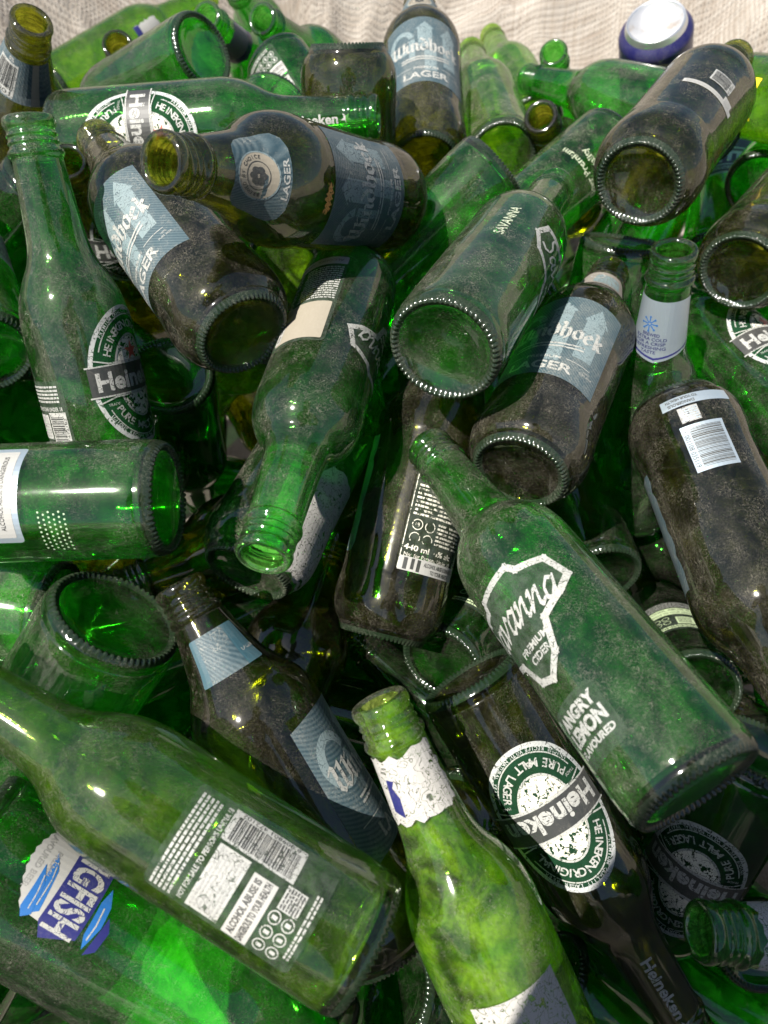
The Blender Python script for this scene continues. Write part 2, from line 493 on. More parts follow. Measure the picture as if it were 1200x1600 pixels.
    def bend(s, name, items, kind, theta, zc, parent, off):
        mats = []
        bm = bmesh.new()
        for vs_, fs, mat, layer, _c in items:
            if mat not in mats: mats.append(mat)
            mi = mats.index(mat)
            b2 = bmesh.new()
            V = [b2.verts.new((a, b, 0)) for a, b in vs_]
            for f in fs:
                if len(set(f)) < 3: continue
                try: b2.faces.new([V[i] for i in f])
                except ValueError: pass
            xs = [v[0] for v in vs_]; ys = [v[1] for v in vs_]
            step = 2.6
            x = math.ceil(min(xs) / step) * step
            while x < max(xs):
                bmesh.ops.bisect_plane(b2, geom=b2.verts[:] + b2.edges[:] + b2.faces[:], plane_co=(x, 0, 0), plane_no=(1, 0, 0)); x += step
            z_lo, z_hi = zc + min(ys), zc + max(ys)
            if z_hi - z_lo > 5:
                ystep = 5.0
                y = math.ceil(min(ys) / ystep) * ystep
                while y < max(ys):
                    bmesh.ops.bisect_plane(b2, geom=b2.verts[:] + b2.edges[:] + b2.faces[:], plane_co=(0, y, 0), plane_no=(0, 1, 0)); y += ystep
            rmid = outer_radius(kind, zc)
            vm = []
            for v in b2.verts:
                z = zc + v.co.y
                r = outer_radius(kind, z) + off + layer * .09
                th = theta + v.co.x / rmid
                vm.append(bm.verts.new((r * MM * math.cos(th), r * MM * math.sin(th), z * MM)))
            b2.verts.index_update()
            for f in b2.faces:
                try:
                    g = bm.faces.new([vm[v.index] for v in f.verts])
                except ValueError:
                    continue
                g.material_index = mi
                g.normal_update()
                c = g.calc_center_median()
                if g.normal.dot(Vector((c.x, c.y, 0))) < 0: g.normal_flip()
            b2.free()
        me = bpy.data.meshes.new(name); bm.to_mesh(me); bm.free()
        return mesh_obj(name, me, parent, [P[m] for m in mats])

def hull(pts):
    pts = sorted(set((round(a, 5), round(b, 5)) for a, b in pts))
    def half(ps):
        h = []
        for p in ps:
            while len(h) > 1 and (h[-1][0] - h[-2][0]) * (p[1] - h[-2][1]) - (h[-1][1] - h[-2][1]) * (p[0] - h[-2][0]) <= 0: h.pop()
            h.append(p)
        return h
    a = half(pts); b = half(pts[::-1])
    return a[:-1] + b[:-1]

# ---- pen lettering
GOTHIC = {
    'W': (7.4, [[(0, 6.4), (1, 7.6), (1.7, 6.8), (1.5, 1.3), (2.7, .2), (3.9, 1.3)], [(3.0, 6.9), (4.0, 7.7), (4.0, 1.2), (5.2, .2), (6.5, 1.7)], [(5.6, 7.0), (6.6, 7.7), (6.7, 1.6), (5.2, .2)]]),
    'i': (2.3, [[(0, 4.3), (.8, 5), (.8, .9), (1.5, .1), (2.0, .7)], [(.5, 6.6), (1.1, 7.2)]]),
    'n': (4.2, [[(0, 4.3), (.8, 5), (.8, .6), (1.4, 0)], [(.8, 3.9), (2.2, 5), (3, 4.2), (3, .8), (3.7, .1)]]),
    'd': (4.0, [[(.4, 7.9), (2.0, 6.6), (3.2, 4.6), (3.2, 1.1), (1.8, 0), (.6, 1.1), (.6, 3.9), (2, 5), (3.0, 4.4)]]),
    'h': (4.1, [[(.2, 7.9), (.9, 7.3), (.9, .7), (1.4, .1)], [(.9, 3.9), (2.3, 5), (3.1, 4.1), (3.1, .8), (2.3, -.8)]]),
    'o': (3.8, [[(1.8, 5), (.6, 3.9), (.6, 1.1), (1.8, 0), (3, 1.1), (3, 3.9), (1.8, 5)]]),
    'e': (3.4, [[(.8, 2.4), (2.7, 3.5), (1.8, 5), (.6, 3.9), (.6, 1.1), (1.7, 0), (2.8, .9)]]),
    'k': (3.6, [[(.2, 7.9), (.9, 7.3), (.9, .2)], [(.9, 3.1), (2.3, 5), (2.9, 4.2), (1.1, 2.7)], [(1.5, 2.8), (2.7, .3), (3.3, .8)]]),
}
SCRIPT = {
    'S': (3.6, [[(3.2, 7.3), (2.2, 8.3), (.9, 7.4), (.9, 5.8), (2.4, 4.2), (2.6, 1.8), (1.2, .2), (-.6, .9)]]),
    'a': (3.7, [[(2.6, 4.0), (1.5, 4.6), (.4, 2.9), (.4, .7), (1.3, .1), (2.4, 2.1), (2.9, 4.4), (2.5, 1.2), (3.0, .2), (3.7, 1.1)]]),
    'v': (3.4, [[(0, 4.2), (.6, 4.4), (1.0, .3), (2.3, 2.6), (2.8, 4.7), (3.5, 4.0)]]),
    'n': (3.7, [[(0, 4.0), (.6, 4.5), (.3, .2), (1.5, 3.7), (2.4, 4.4), (2.3, .9), (2.8, .1), (3.6, 1.0)]]),
}
def pen_word(a, word, table, x, y, sc, width, ang, mat, layer, thin=.22, shear=0.0, arch=0.0):
    a.cur = 'name_lettering'
    tot = sum(table[c][0] for c in word); cx = -tot / 2
    for c in word:
        w, strokes = table[c]
        f = (cx + w / 2) / (tot / 2)
        yy = y + arch * (1 - f * f)
        for st in strokes: a.nib(st, x + cx * sc, yy, sc, width, ang, mat, layer, thin, shear)
        cx += w
    a.cur = ''
    return a

def castle(a, x, y, h, w, mat, layer=1):
    a.cur = 'castle_print'
    a.poly([(x - w / 2, y), (x + w / 2, y), (x + w / 2, y + h * .72), (x + w * .68, y + h * .72), (x, y + h), (x - w * .68, y + h * .72), (x - w / 2, y + h * .72)], mat, layer)
    a.cur = ''

def star(a, x, y, r, mat, layer, rot=90):
    a.cur = 'star'
    a.poly([(x + (r if i % 2 == 0 else r * .4) * math.cos(R(rot + 36 * i)), y + (r if i % 2 == 0 else r * .4) * math.sin(R(rot + 36 * i))) for i in range(10)], mat, layer)
    a.cur = ''

# ---- the artwork of each kind of label
def art_oval(with_star=True):                 # clear film oval with white rings, name band across the middle
    a = Art()
    a.ellipse(0, 0, 29, 39, 'film', 0)
    a.ring(0, 0, 30.5, 40.5, 2.6, 'ring', 1)
    a.ring(0, 0, 25.6, 35.6, .7, 'white', 1, 28, 152); a.ring(0, 0, 25.6, 35.6, .7, 'white', 1, 208, 332)
    a.arctext("HEINEKEN ORIGINAL", 0, 0, 20.5, 30.0, 90, 118, 6.2, 'white', 3)
    a.arctext("PURE MALT LAGER", 0, 0, 20.5, 30.0, 270, 112, 6.2, 'white', 3, True)
    a.arctext("PREMIUM QUALITY LAGER BEER", 0, 0, 26.9, 36.9, 90, 96, 2.6, 'ring', 3)
    a.arctext("UNIQUE RECIPE WITH NATURAL YEAST", 0, 0, 26.9, 36.9, 270, 112, 2.6, 'ring', 3, True)
    a.ellipse(0, 0, 14.5, 23, 'cream', 1)
    a.ring(0, 0, 15.6, 24.4, 1.2, 'white', 2)
    if with_star: star(a, 0, 14.5, 6.0, 'red', 4)
    a.cur = 'name_band'
    a.poly([(-31, -8.4), (31, -8.4), (31, 8.4), (-31, 8.4)], 'ink', 5)
    a.rect(0, 8.6, 64, .9, 'white', 6); a.rect(0, -8.6, 64, .9, 'white', 6)
    a.line([(-27, 12.2), (-18, 9.6), (18, 9.6), (27, 12.2)], .8, 'white', 6); a.line([(-27, -12.2), (-18, -9.6), (18, -9.6), (27, -12.2)], .8, 'white', 6)
    a.text("Heineken", 0, -.3, 14.5, 'white', 7, width=54, bold=.035)
    a.cur = ''
    a.text("TRADE", -20, -13.6, 2.2, 'white', 6); a.text("MARK", 20, -13.6, 2.2, 'white', 6)
    return a
def art_neck_name():            # name running along the neck
    a = Art()
    a.text("Heineken", 0, 0, 8.6, 'white', 1, rot=90, width=36, bold=.03)
    star(a, 0, 23.5, 4.0, 'white', 1, 0)
    return a
def art_info(w=44, h=66, seed=2, band='white'):   # white back print with a bar code
    a = Art()
    a.rect(0, 0, w + 2, h + 2, 'filmclear', 0, 3)
    a.lines(-w * .02, h * .40, w * .92, h * .16, 5, band, 1, seed)
    a.text("NOT FOR SALE TO PERSONS UNDER 18", 0, h * .27, 3.2, band, 1, width=w * .9, bold=.02)
    a.rect(-w * .16, h * .11, w * .62, h * .22, band, 1)
    a.lines(-w * .16, h * .11, w * .56, h * .19, 7, 'grey', 2, seed + 1)
    a.barcode(w * .33, -h * .02, h * .52, w * .30, "6 009801 472102", 90, 1, seed)
    a.rect(-w * .20, -h * .13, w * .60, h * .17, 'paper', 1)
    a.text("ALCOHOL ABUSE IS", -w * .20, -h * .09, 4.2, 'ink', 2, width=w * .54, bold=.04)
    a.text("DANGEROUS TO YOUR HEALTH", -w * .20, -h * .16, 4.2, 'ink', 2, width=w * .57, bold=.04)
    for i in range(3):
        for j in range(2):
            a.ring(-w * .40 + i * 6.2, -h * .28 - j * 6.2, 2.7, 2.7, .5, band, 1, n=20)
            a.rect(-w * .40 + i * 6.2, -h * .28 - j * 6.2, 1.6, 2.4, band, 1)
    a.rect(w * .06, -h * .33, 9, 9, band, 1); a.lines(w * .06, -h * .33, 8, 8, 6, 'ink', 2, seed + 5)
    a.lines(-w * .08, -h * .46, w * .6, h * .05, 2, band, 1, seed + 2)
    return a
def art_gothic():               # teal paper label with two castle towers and a gothic name
    a = Art(); w, h = 72, 76
    pts = [(-w / 2, -h / 2)]
    pts += [(-w / 2 + w * i / 16, -h / 2 + 3 * math.sin(math.pi * i / 16)) for i in range(1, 16)] + [(w / 2, -h / 2)]
    pts += [(w / 2 - w * i / 16, h / 2 + 5 * math.sin(math.pi * i / 16)) for i in range(0, 17)]
    a.poly(pts, 'teal', 0)
    castle(a, 0, 6, 31, 12, 'castle'); castle(a, 21, -14, 50, 12, 'castle')
    a.ring(-20, 14, 12, 15, 5, 'castle', 1, 20, 300); a.rect(-11, 4, 5, 24, 'castle', 1)
    a.rect(4, -10, 10, 24, 'castle', 1)
    pen_word(a, "Windhoek", GOTHIC, 0, -1.5, 1.82, 1.25, 38, 'white', 3, .30, 0, 3.0)
    for yy, w_ in ((-6.6, 22), (-9.4, 22)):
        a.line([(-w_ * .9, yy - 1.0), (-w_ * .3, yy + .6), (w_ * .5, yy + .8), (w_ * .9, yy + 2.4)], 1.3, 'white', 3)
    a.line([(-28, -19.5), (-13, -18.6)], .5, 'white', 2); a.line([(13, -18.6), (28, -19.5)], .5, 'white', 2)
    a.text("PREMIUM", 0, -18.8, 3.4, 'white', 2, width=20, bold=.02)
    a.text("LAGER", 0, -26.8, 10.0, 'white', 2, width=38, bold=.03)
    a.text("100%", 27, -22.5, 2.0, 'white', 2); a.text("PURE BEER", 27, -25, 2.0, 'white', 2, width=9)
    return a
def art_medallion(full=True):   # teal neck label with a round grey medallion
    a = Art()
    a.rect(0, 0, 40, 30, 'tealdark' if not full else 'teal', 0, 9)
    a.cur = 'medallion'; a.ellipse(0, 2, 11, 11, 'kraft', 1)
    a.ring(0, 2, 11.6, 11.6, .7, 'castle', 2); a.ring(0, 2, 6.8, 6.8, .4, 'ink', 2)
    a.arctext("BREWED BY CHOICE", 0, 2, 8.8, 8.8, 90, 200, 2.6, 'ink', 2)
    for k in range(6):
        t = R(60 * k + 30)
        a.ellipse(2.8 * math.cos(t), 2 + 2.8 * math.sin(t), 1.7, 2.2, 'ink', 2, 12)
    a.cur = ''
    a.text("LAGER", 0, -12.4, 4.2, 'white', 2, width=15, bold=.02)
    return a
def art_neck_teal():            # plain teal paper left on the neck
    a = Art()
    a.rect(0, 0, 30, 24, 'tealdark', 0, 1.2)
    a.rect(-2, 0, 17, 24, 'teal', 1)
    a.text("LAGER", 12, -4, 2.6, 'white', 2, width=7)
    return a
def art_neck_barcode():
    a = Art()
    a.rect(0, 0, 52, 30, 'teal', 0, 1)
    a.barcode(-8, -2, 17, 24, "6 001", 0, 1, 9)
    a.text("5%", -6, 12.4, 4, 'white', 2, bold=.03)
    a.rect(13, 0, 5, 30, 'kraft', 1)
    return a
def art_neck_grey():
    a = Art(); a.rect(0, 0, 32, 24, 'greypaper', 0, 4); a.rect(3, -1, 18, 16, 'castle', 1, 3)
    a.ring(-5, 4, 5, 5, .8, 'white', 2, n=30); return a
def art_gothic_back(seed=4):    # fine print, warning strip, bar code
    a = Art()
    a.rect(0, 0, 46, 74, 'filmclear', 0, 2)
    a.ring(0, 0, 0, 0, 0, 'cream', 1) if False else None
    a.line([(-22, -36), (-22, 36), (22, 36), (22, -36), (-22, -36)], .5, 'cream', 1)
    a.text("WINDHOEK", -8, 31, 5.2, 'cream', 1, width=24, bold=.02)
    a.lines(0, 12, 40, 32, 13, 'cream', 1, seed, .5)
    for i in range(2):
        for j in range(2):
            if i + j < 2 or True:
                a.ring(-16 + i * 8, -9 - j * 8, 3.3, 3.3, .5, 'cream', 1, n=20)
    a.text("18", -16, -9, 3.2, 'cream', 1)
    a.lines(8, -12, 22, 14, 6, 'cream', 1, seed + 3, .5)
    a.text("440 ml  4% alc", -4, -23.0, 4.6, 'cream', 1, width=34, bold=.02)
    a.text("Not for Persons Under 18", -3, -27.4, 3.2, 'cream', 1, width=34)
    a.rect(0, -32.8, 44, 8.4, 'paper', 1)
    a.rect(-18, -32.8, 2.4, 7, 'ink', 2); a.rect(-13.6, -32.4, 2.0, 6.4, 'ink', 2); a.rect(-9.8, -32.8, 2.2, 7, 'ink', 2)
    a.text("ALCOHOL ABUSE IS DANGEROUS", 7, -31.2, 3.4, 'ink', 2, width=27, bold=.02)
    a.text("TO YOUR HEALTH", 7, -34.8, 3.4, 'ink', 2, width=17, bold=.02)
    return a
def art_strip_code(seed=6):     # warning strip, code square, bar code below
    a = Art()
    a.rect(4, -27, 40, 7.2, 'foil', 1)
    a.text("DANGEROUS", 13, -25.4, 2.8, 'ink', 2, width=15, bold=.03); a.text("TO YOUR HEALTH", 12, -28.6, 2.6, 'ink', 2, width=18, bold=.03)
    a.rect(11, -17, 11, 10, 'grey', 1); a.lines(11, -17, 10, 9, 6, 'foil', 2, seed)
    a.barcode(7, 5, 30, 24, "6 001108 035119", 90, 1, seed, back='foil')
    return a
def art_small_code(seed=8):
    a = Art()
    a.barcode(2, 8, 15, 17, "6 0011", 90, 1, seed)
    a.rect(0, -11, 40, 5, 'paper', 1); a.lines(0, -11, 36, 3.6, 2, 'grey', 2, 3)
    a.rect(13, -8, 8, 9, 'paper', 2); a.lines(13, -8, 6, 7, 5, 'grey', 3, 4)
    return a
def art_map():                  # broken white outline with a script name
    a = Art()
    pts = [(-31, 2), (-27, 13), (-10, 15), (-8, 19), (12, 21), (15, 17), (27, 14), (31, 3), (24, -2), (13, -7), (8, -20), (0, -27), (-7, -24), (-12, -13), (-26, -8), (-31, 2)]
    a.poly(pts[:-1], 'filmclear', 0)
    a.line(pts, 3.0, 'white', 1)
    r = random.Random(4)
    for p, q in zip(pts, pts[1:]):
        n = max(1, int(math.hypot(q[0] - p[0], q[1] - p[1]) / 2.6))
        dx, dy = q[0] - p[0], q[1] - p[1]; l = math.hypot(dx, dy)
        for i in range(n):
            f = (i + r.random() * .6) / n
            x, y = p[0] + dx * f, p[1] + dy * f
            a.line([(x - dy / l * 1.5, y + dx / l * 1.5), (x + dy / l * 1.2, y - dx / l * 1.2)], .22, 'grey', 2)
    pen_word(a, "Savanna", SCRIPT, 0, -3, 1.95, .95, 62, 'white', 3, .34, .22)
    a.text("PREMIUM", 2, -11.5, 4.2, 'white', 2, width=17, bold=.03)
    a.text("CIDER", 2, -16.5, 4.6, 'white', 2, width=12, bold=.03)
    return a
def art_flavour():              # small square flavour label
    a = Art()
    a.rect(0, 0, 32, 28, 'filmclear', 0, 4)
    a.text("ANGRY", 0, 7.4, 7.6, 'white', 1, width=26, bold=.05)
    a.text("LEMON", 0, -.2, 8.6, 'white', 1, width=26, bold=.05)
    a.text("FLAVOURED", 0, -7.0, 4.2, 'white', 1, width=26, bold=.04)
    return a
def art_cider_back():
    a = Art(); w, h = 36, 84
    a.rect(0, 0, w, h, 'filmclear', 0, 4)
    a.rect(0, -h * .43, w * .96, h * .09, 'paper', 1, 1)
    a.text("ALCOHOL ABUSE", 0, -h * .43, 3.2, 'ink', 2, width=w * .8)
    a.lines(-4, -h * .16, 24, h * .40, 15, 'white', 1, 3, .55)
    for i in range(6):
        a.ring(13.6, -h * .34 + i * 6.0, 2.5, 2.5, .6, 'white', 1, n=18)
        a.rect(13.6, -h * .34 + i * 6.0, 1.4, 2.2, 'white', 1)
    a.rect(-1, h * .27, w * .82, h * .40, 'kraft', 1, 1)
    a.rect(12.5, h * .25, 4.6, h * .40, 'paper', 2, 1)
    a.text("6001108 03", 12.5, h * .25, 3.4, 'ink', 3, rot=90, width=h * .34)
    return a
def art_cider_label_white():
    a = Art(); a.rect(0, 0, 52, 44, 'foil', 0, 2); a.rect(0, 0, 46, 38, 'paper', 1, 1)
    a.lines(6, 4, 34, 26, 9, 'grey', 2, 5, .5)
    a.text("ALCOHOL ABUSE IS DANGEROUS", 0, -14, 3.2, 'ink', 3, width=38)
    a.text("TO YOUR HEALTH", 0, -10, 3.2, 'ink', 3, width=30)
    return a
def art_fish():                 # blue and white fish-beer label
    a = Art()
    fan = [(-24 + 48 * i / 20, -20 - 10 * math.sin(math.pi * i / 20) - (1.0 if i % 2 else 0)) for i in range(21)]
    a.poly(fan + [(26, 6), (-26, 6)], 'paper', 0)
    a.poly([(-29, -4), (-24, 13), (24, 13), (31, -4), (24, -9), (-24, -9)], 'blue', 3)
    a.text("KINGFISH", -1, 2, 24, 'white', 4, width=54, bold=.03)
    a.text("FLAVOURED BEER", 0, -25, 4.6, 'grey', 1, width=31, bold=.02); a.text("PREMIUM", 3, -18.5, 4.4, 'grey', 1, width=18, bold=.015)
    for k, (x0, x1) in enumerate(((-6, 24), (2, 27))):
        y0 = -15 - k * 2.5
        a.poly([(x0, y0 - 4), (x0 + 8, y0 + 1), (x1 - 3, y0 + 4), (x1, y0), (x1 - 4, y0 - 3), (x0 + 10, y0 - 3.4)], 'sky', 1 + k)
        a.line([(x0 + 5, y0 - 1.4), (x0 + 13, y0 + .4), (x1 - 5, y0 + 1)], .6, 'white', 3)
    a.poly([(-4, 16), (4, 14), (20, 15), (26, 18), (14, 21), (4, 20)], 'sky', 1); a.poly([(8, 22), (18, 21), (28, 20), (24, 25), (14, 26)], 'blue', 1)
    a.line([(6, 17), (14, 18), (21, 17.6)], .8, 'white', 2)
    return a
def art_cold():                 # silver-blue neck label
    a = Art()
    a.poly([(-24, -15), (0, -22), (24, -15), (22, 20), (-22, 20)], 'foil', 0)
    a.line([(-24, -13), (0, -19.5), (24, -13)], 1.3, 'blue', 1)
    for k in range(8):
        t = R(45 * k); a.line([(-6 + 1.2 * math.cos(t), 4 + 1.2 * math.sin(t)), (-6 + 4.6 * math.cos(t), 4 + 4.6 * math.sin(t))], .7, 'sky', 1)
        a.ellipse(-6 + 4.8 * math.cos(t), 4 + 4.8 * math.sin(t), .7, .7, 'sky', 2, 8)
    for i, (s_, w_) in enumerate((("BREWED", 11), ("EXTRA COLD", 20), ("FOR A CRISP", 19), ("REFRESHING", 20), ("TASTE", 9))):
        a.text(s_, -4, -3 - 3.0 * i, 3.0, 'navy', 1, width=w_, bold=.02)
    return a
def art_lite():
    a = Art(); a.rect(0, 0, 50, 46, 'foil', 0, 5); a.rect(0, 0, 46, 42, 'navy', 1, 4)
    a.text("LITE", 0, -2, 16, 'foil', 2, width=32, bold=.05); a.rect(0, 9, 40, 1.2, 'foil', 2); a.rect(0, -12, 42, 1.4, 'foil', 2)
    a.lines(0, -16, 34, 4, 2, 'foil', 2, 3)
    return a
def art_plain(mat, w, h, seed=1, text=None, torn=True):
    a = Art(); r = random.Random(seed)
    pts = []
    n = 14
    for (x0, y0), (x1, y1) in (((-w / 2, -h / 2), (w / 2, -h / 2)), ((w / 2, -h / 2), (w / 2, h / 2)), ((w / 2, h / 2), (-w / 2, h / 2)), ((-w / 2, h / 2), (-w / 2, -h / 2))):
        for i in range(n):
            j = r.uniform(-1.6, 1.6) if torn else 0
            pts.append((x0 + (x1 - x0) * i / n + (j if x0 == x1 else 0), y0 + (y1 - y0) * i / n + (j if y0 == y1 else 0)))
    a.poly(pts, mat, 0)
    if text:
        for i, s_ in enumerate(text):
            a.text(s_, 0, h * .5 - (i + 1) * h / (len(text) + 1), h / (len(text) + 1) * .75, 'ink', 1, width=w * .86, bold=.01)
    return a
def art_warning():
    a = Art(); a.rect(0, 0, 46, 50, 'filmclear', 0, 2)
    a.lines(0, 19, 42, 10, 4, 'grey', 1, 3)
    a.rect(0, 7, 44, 11, 'palelabel', 1)
    a.text("ALCOHOL ABUSE IS", -1, 9.6, 4.2, 'ink', 2, width=36, bold=.02); a.text("DANGEROUS TO YOUR HEALTH", 0, 4.4, 4.2, 'ink', 2, width=40, bold=.02)
    for i in range(3):
        for j in range(2): a.ring(-16 + i * 6.5, -5 - j * 6.5, 2.7, 2.7, .4, 'palelabel', 1, n=18)
    a.rect(10, -10, 12, 12, 'palelabel', 1); a.lines(10, -10, 10, 10, 7, 'ink', 2, 4)
    a.lines(0, -20, 40, 5, 2, 'palelabel', 1, 5)
    return a
def art_reduce():
    a = Art(); a.rect(0, 0, 50, 40, 'palelabel', 0, 2)
    for i, s_ in enumerate(("ALCOHOL REDUCES DRIVING", "ABILITY, DON'T DRINK", "AND DRIVE")): a.text(s_, 0, -4 - 4.6 * i, 4.2, 'ink', 1, width=(44, 38, 20)[i], bold=.015)
    a.lines(0, 9, 42, 16, 6, 'grey', 1, 8)
    return a
def art_dots():                 # block of raised dots
    a = Art()
    for i in range(9):
        for j in range(6): a.ellipse(-10 + i * 2.5 + (j % 2) * 1.2, -6 + j * 2.5, .55, .55, 'bead', 0, 8)
    return a
def art_embossed(words, size=6.5, rot=90, mat='emboss'):
    a = Art()
    for i, s_ in enumerate(words):
        a.text(s_, i * size * 1.25 if rot else 0, 0 if rot else -i * size * 1.25, size, mat, 0, rot=rot, bold=.02)
    return a

LABELS = {   # key: (part name, artwork)
    'oval': ('front_label', art_oval), 'ovalworn': ('front_label', lambda: art_oval(False)), 'neckname': ('neck_label', art_neck_name), 'info': ('back_label', art_info),
    'gothic': ('front_label', art_gothic), 'medal': ('neck_label', art_medallion), 'neckteal': ('neck_label', art_neck_teal),
    'neckcode': ('neck_label', art_neck_barcode), 'neckgrey': ('neck_label', art_neck_grey), 'gback': ('back_label', art_gothic_back),
    'strip': ('back_label', art_strip_code), 'smallcode': ('back_label', art_small_code), 'map': ('front_label', lambda: art_map().scaled(1.12)),
    'flavour': ('flavour_label', art_flavour), 'ciderback': ('back_label', art_cider_back), 'whitelabel': ('back_label', art_cider_label_white),
    'fish': ('front_label', lambda: art_fish().scaled(.86)), 'cold': ('neck_label', art_cold), 'lite': ('front_label', art_lite),
    'torn': ('front_label', lambda: art_plain('torn', 70, 72, 3)), 'tornneck': ('neck_label', lambda: art_plain('torn', 44, 26, 5)),
    'tornneckblue': ('neck_label', lambda: art_plain('torn', 40, 30, 8).poly([(-12, -9), (-7, -12), (-6, -3), (-8, 2), (-6, 5), (-10, 6), (-11, 0)], 'blue', 1)),
    'silver': ('front_label', lambda: art_plain('torn', 42, 46, 6, torn=False)),
    'yellow': ('front_label', lambda: art_plain('yellow', 30, 26, 2, torn=False).rect(0, 0, .8, 26, 'grey', 1).rect(0, 0, 30, .8, 'grey', 1)),
    'warning': ('back_label', art_warning), 'reduce': ('back_label', art_reduce), 'dots': ('raised_dots', art_dots),
    'paperblot': ('front_label', lambda: art_plain('paper', 70, 80, 7).ellipse(10, 20, 7, 4, 'ink', 1, 9).ellipse(18, 12, 4, 6, 'ink', 1, 7).ellipse(0, 26, 3, 2, 'ink', 1, 7)),
    'whiteblue': ('neck_label', lambda: art_plain('paper', 42, 32, 5).rect(0, -12, 42, 7, 'blue', 1)),
    'embosstext': ('raised_lettering', lambda: art_embossed(("SAVANNA",), 8, 90)),
    'embossword': ('raised_lettering', lambda: art_embossed(("Beer Premium", "Quality"), 8, 0)),
    'embossring': ('raised_lettering', lambda: art_embossed(("RETURNABLE BOTTLE",), 5, 0)),
    'tealedge': ('front_label', lambda: art_plain('teal', 60, 74, 4)),
    'rustmark': ('rust_stain', lambda: art_plain('orange', 14, 5, 9)),
}

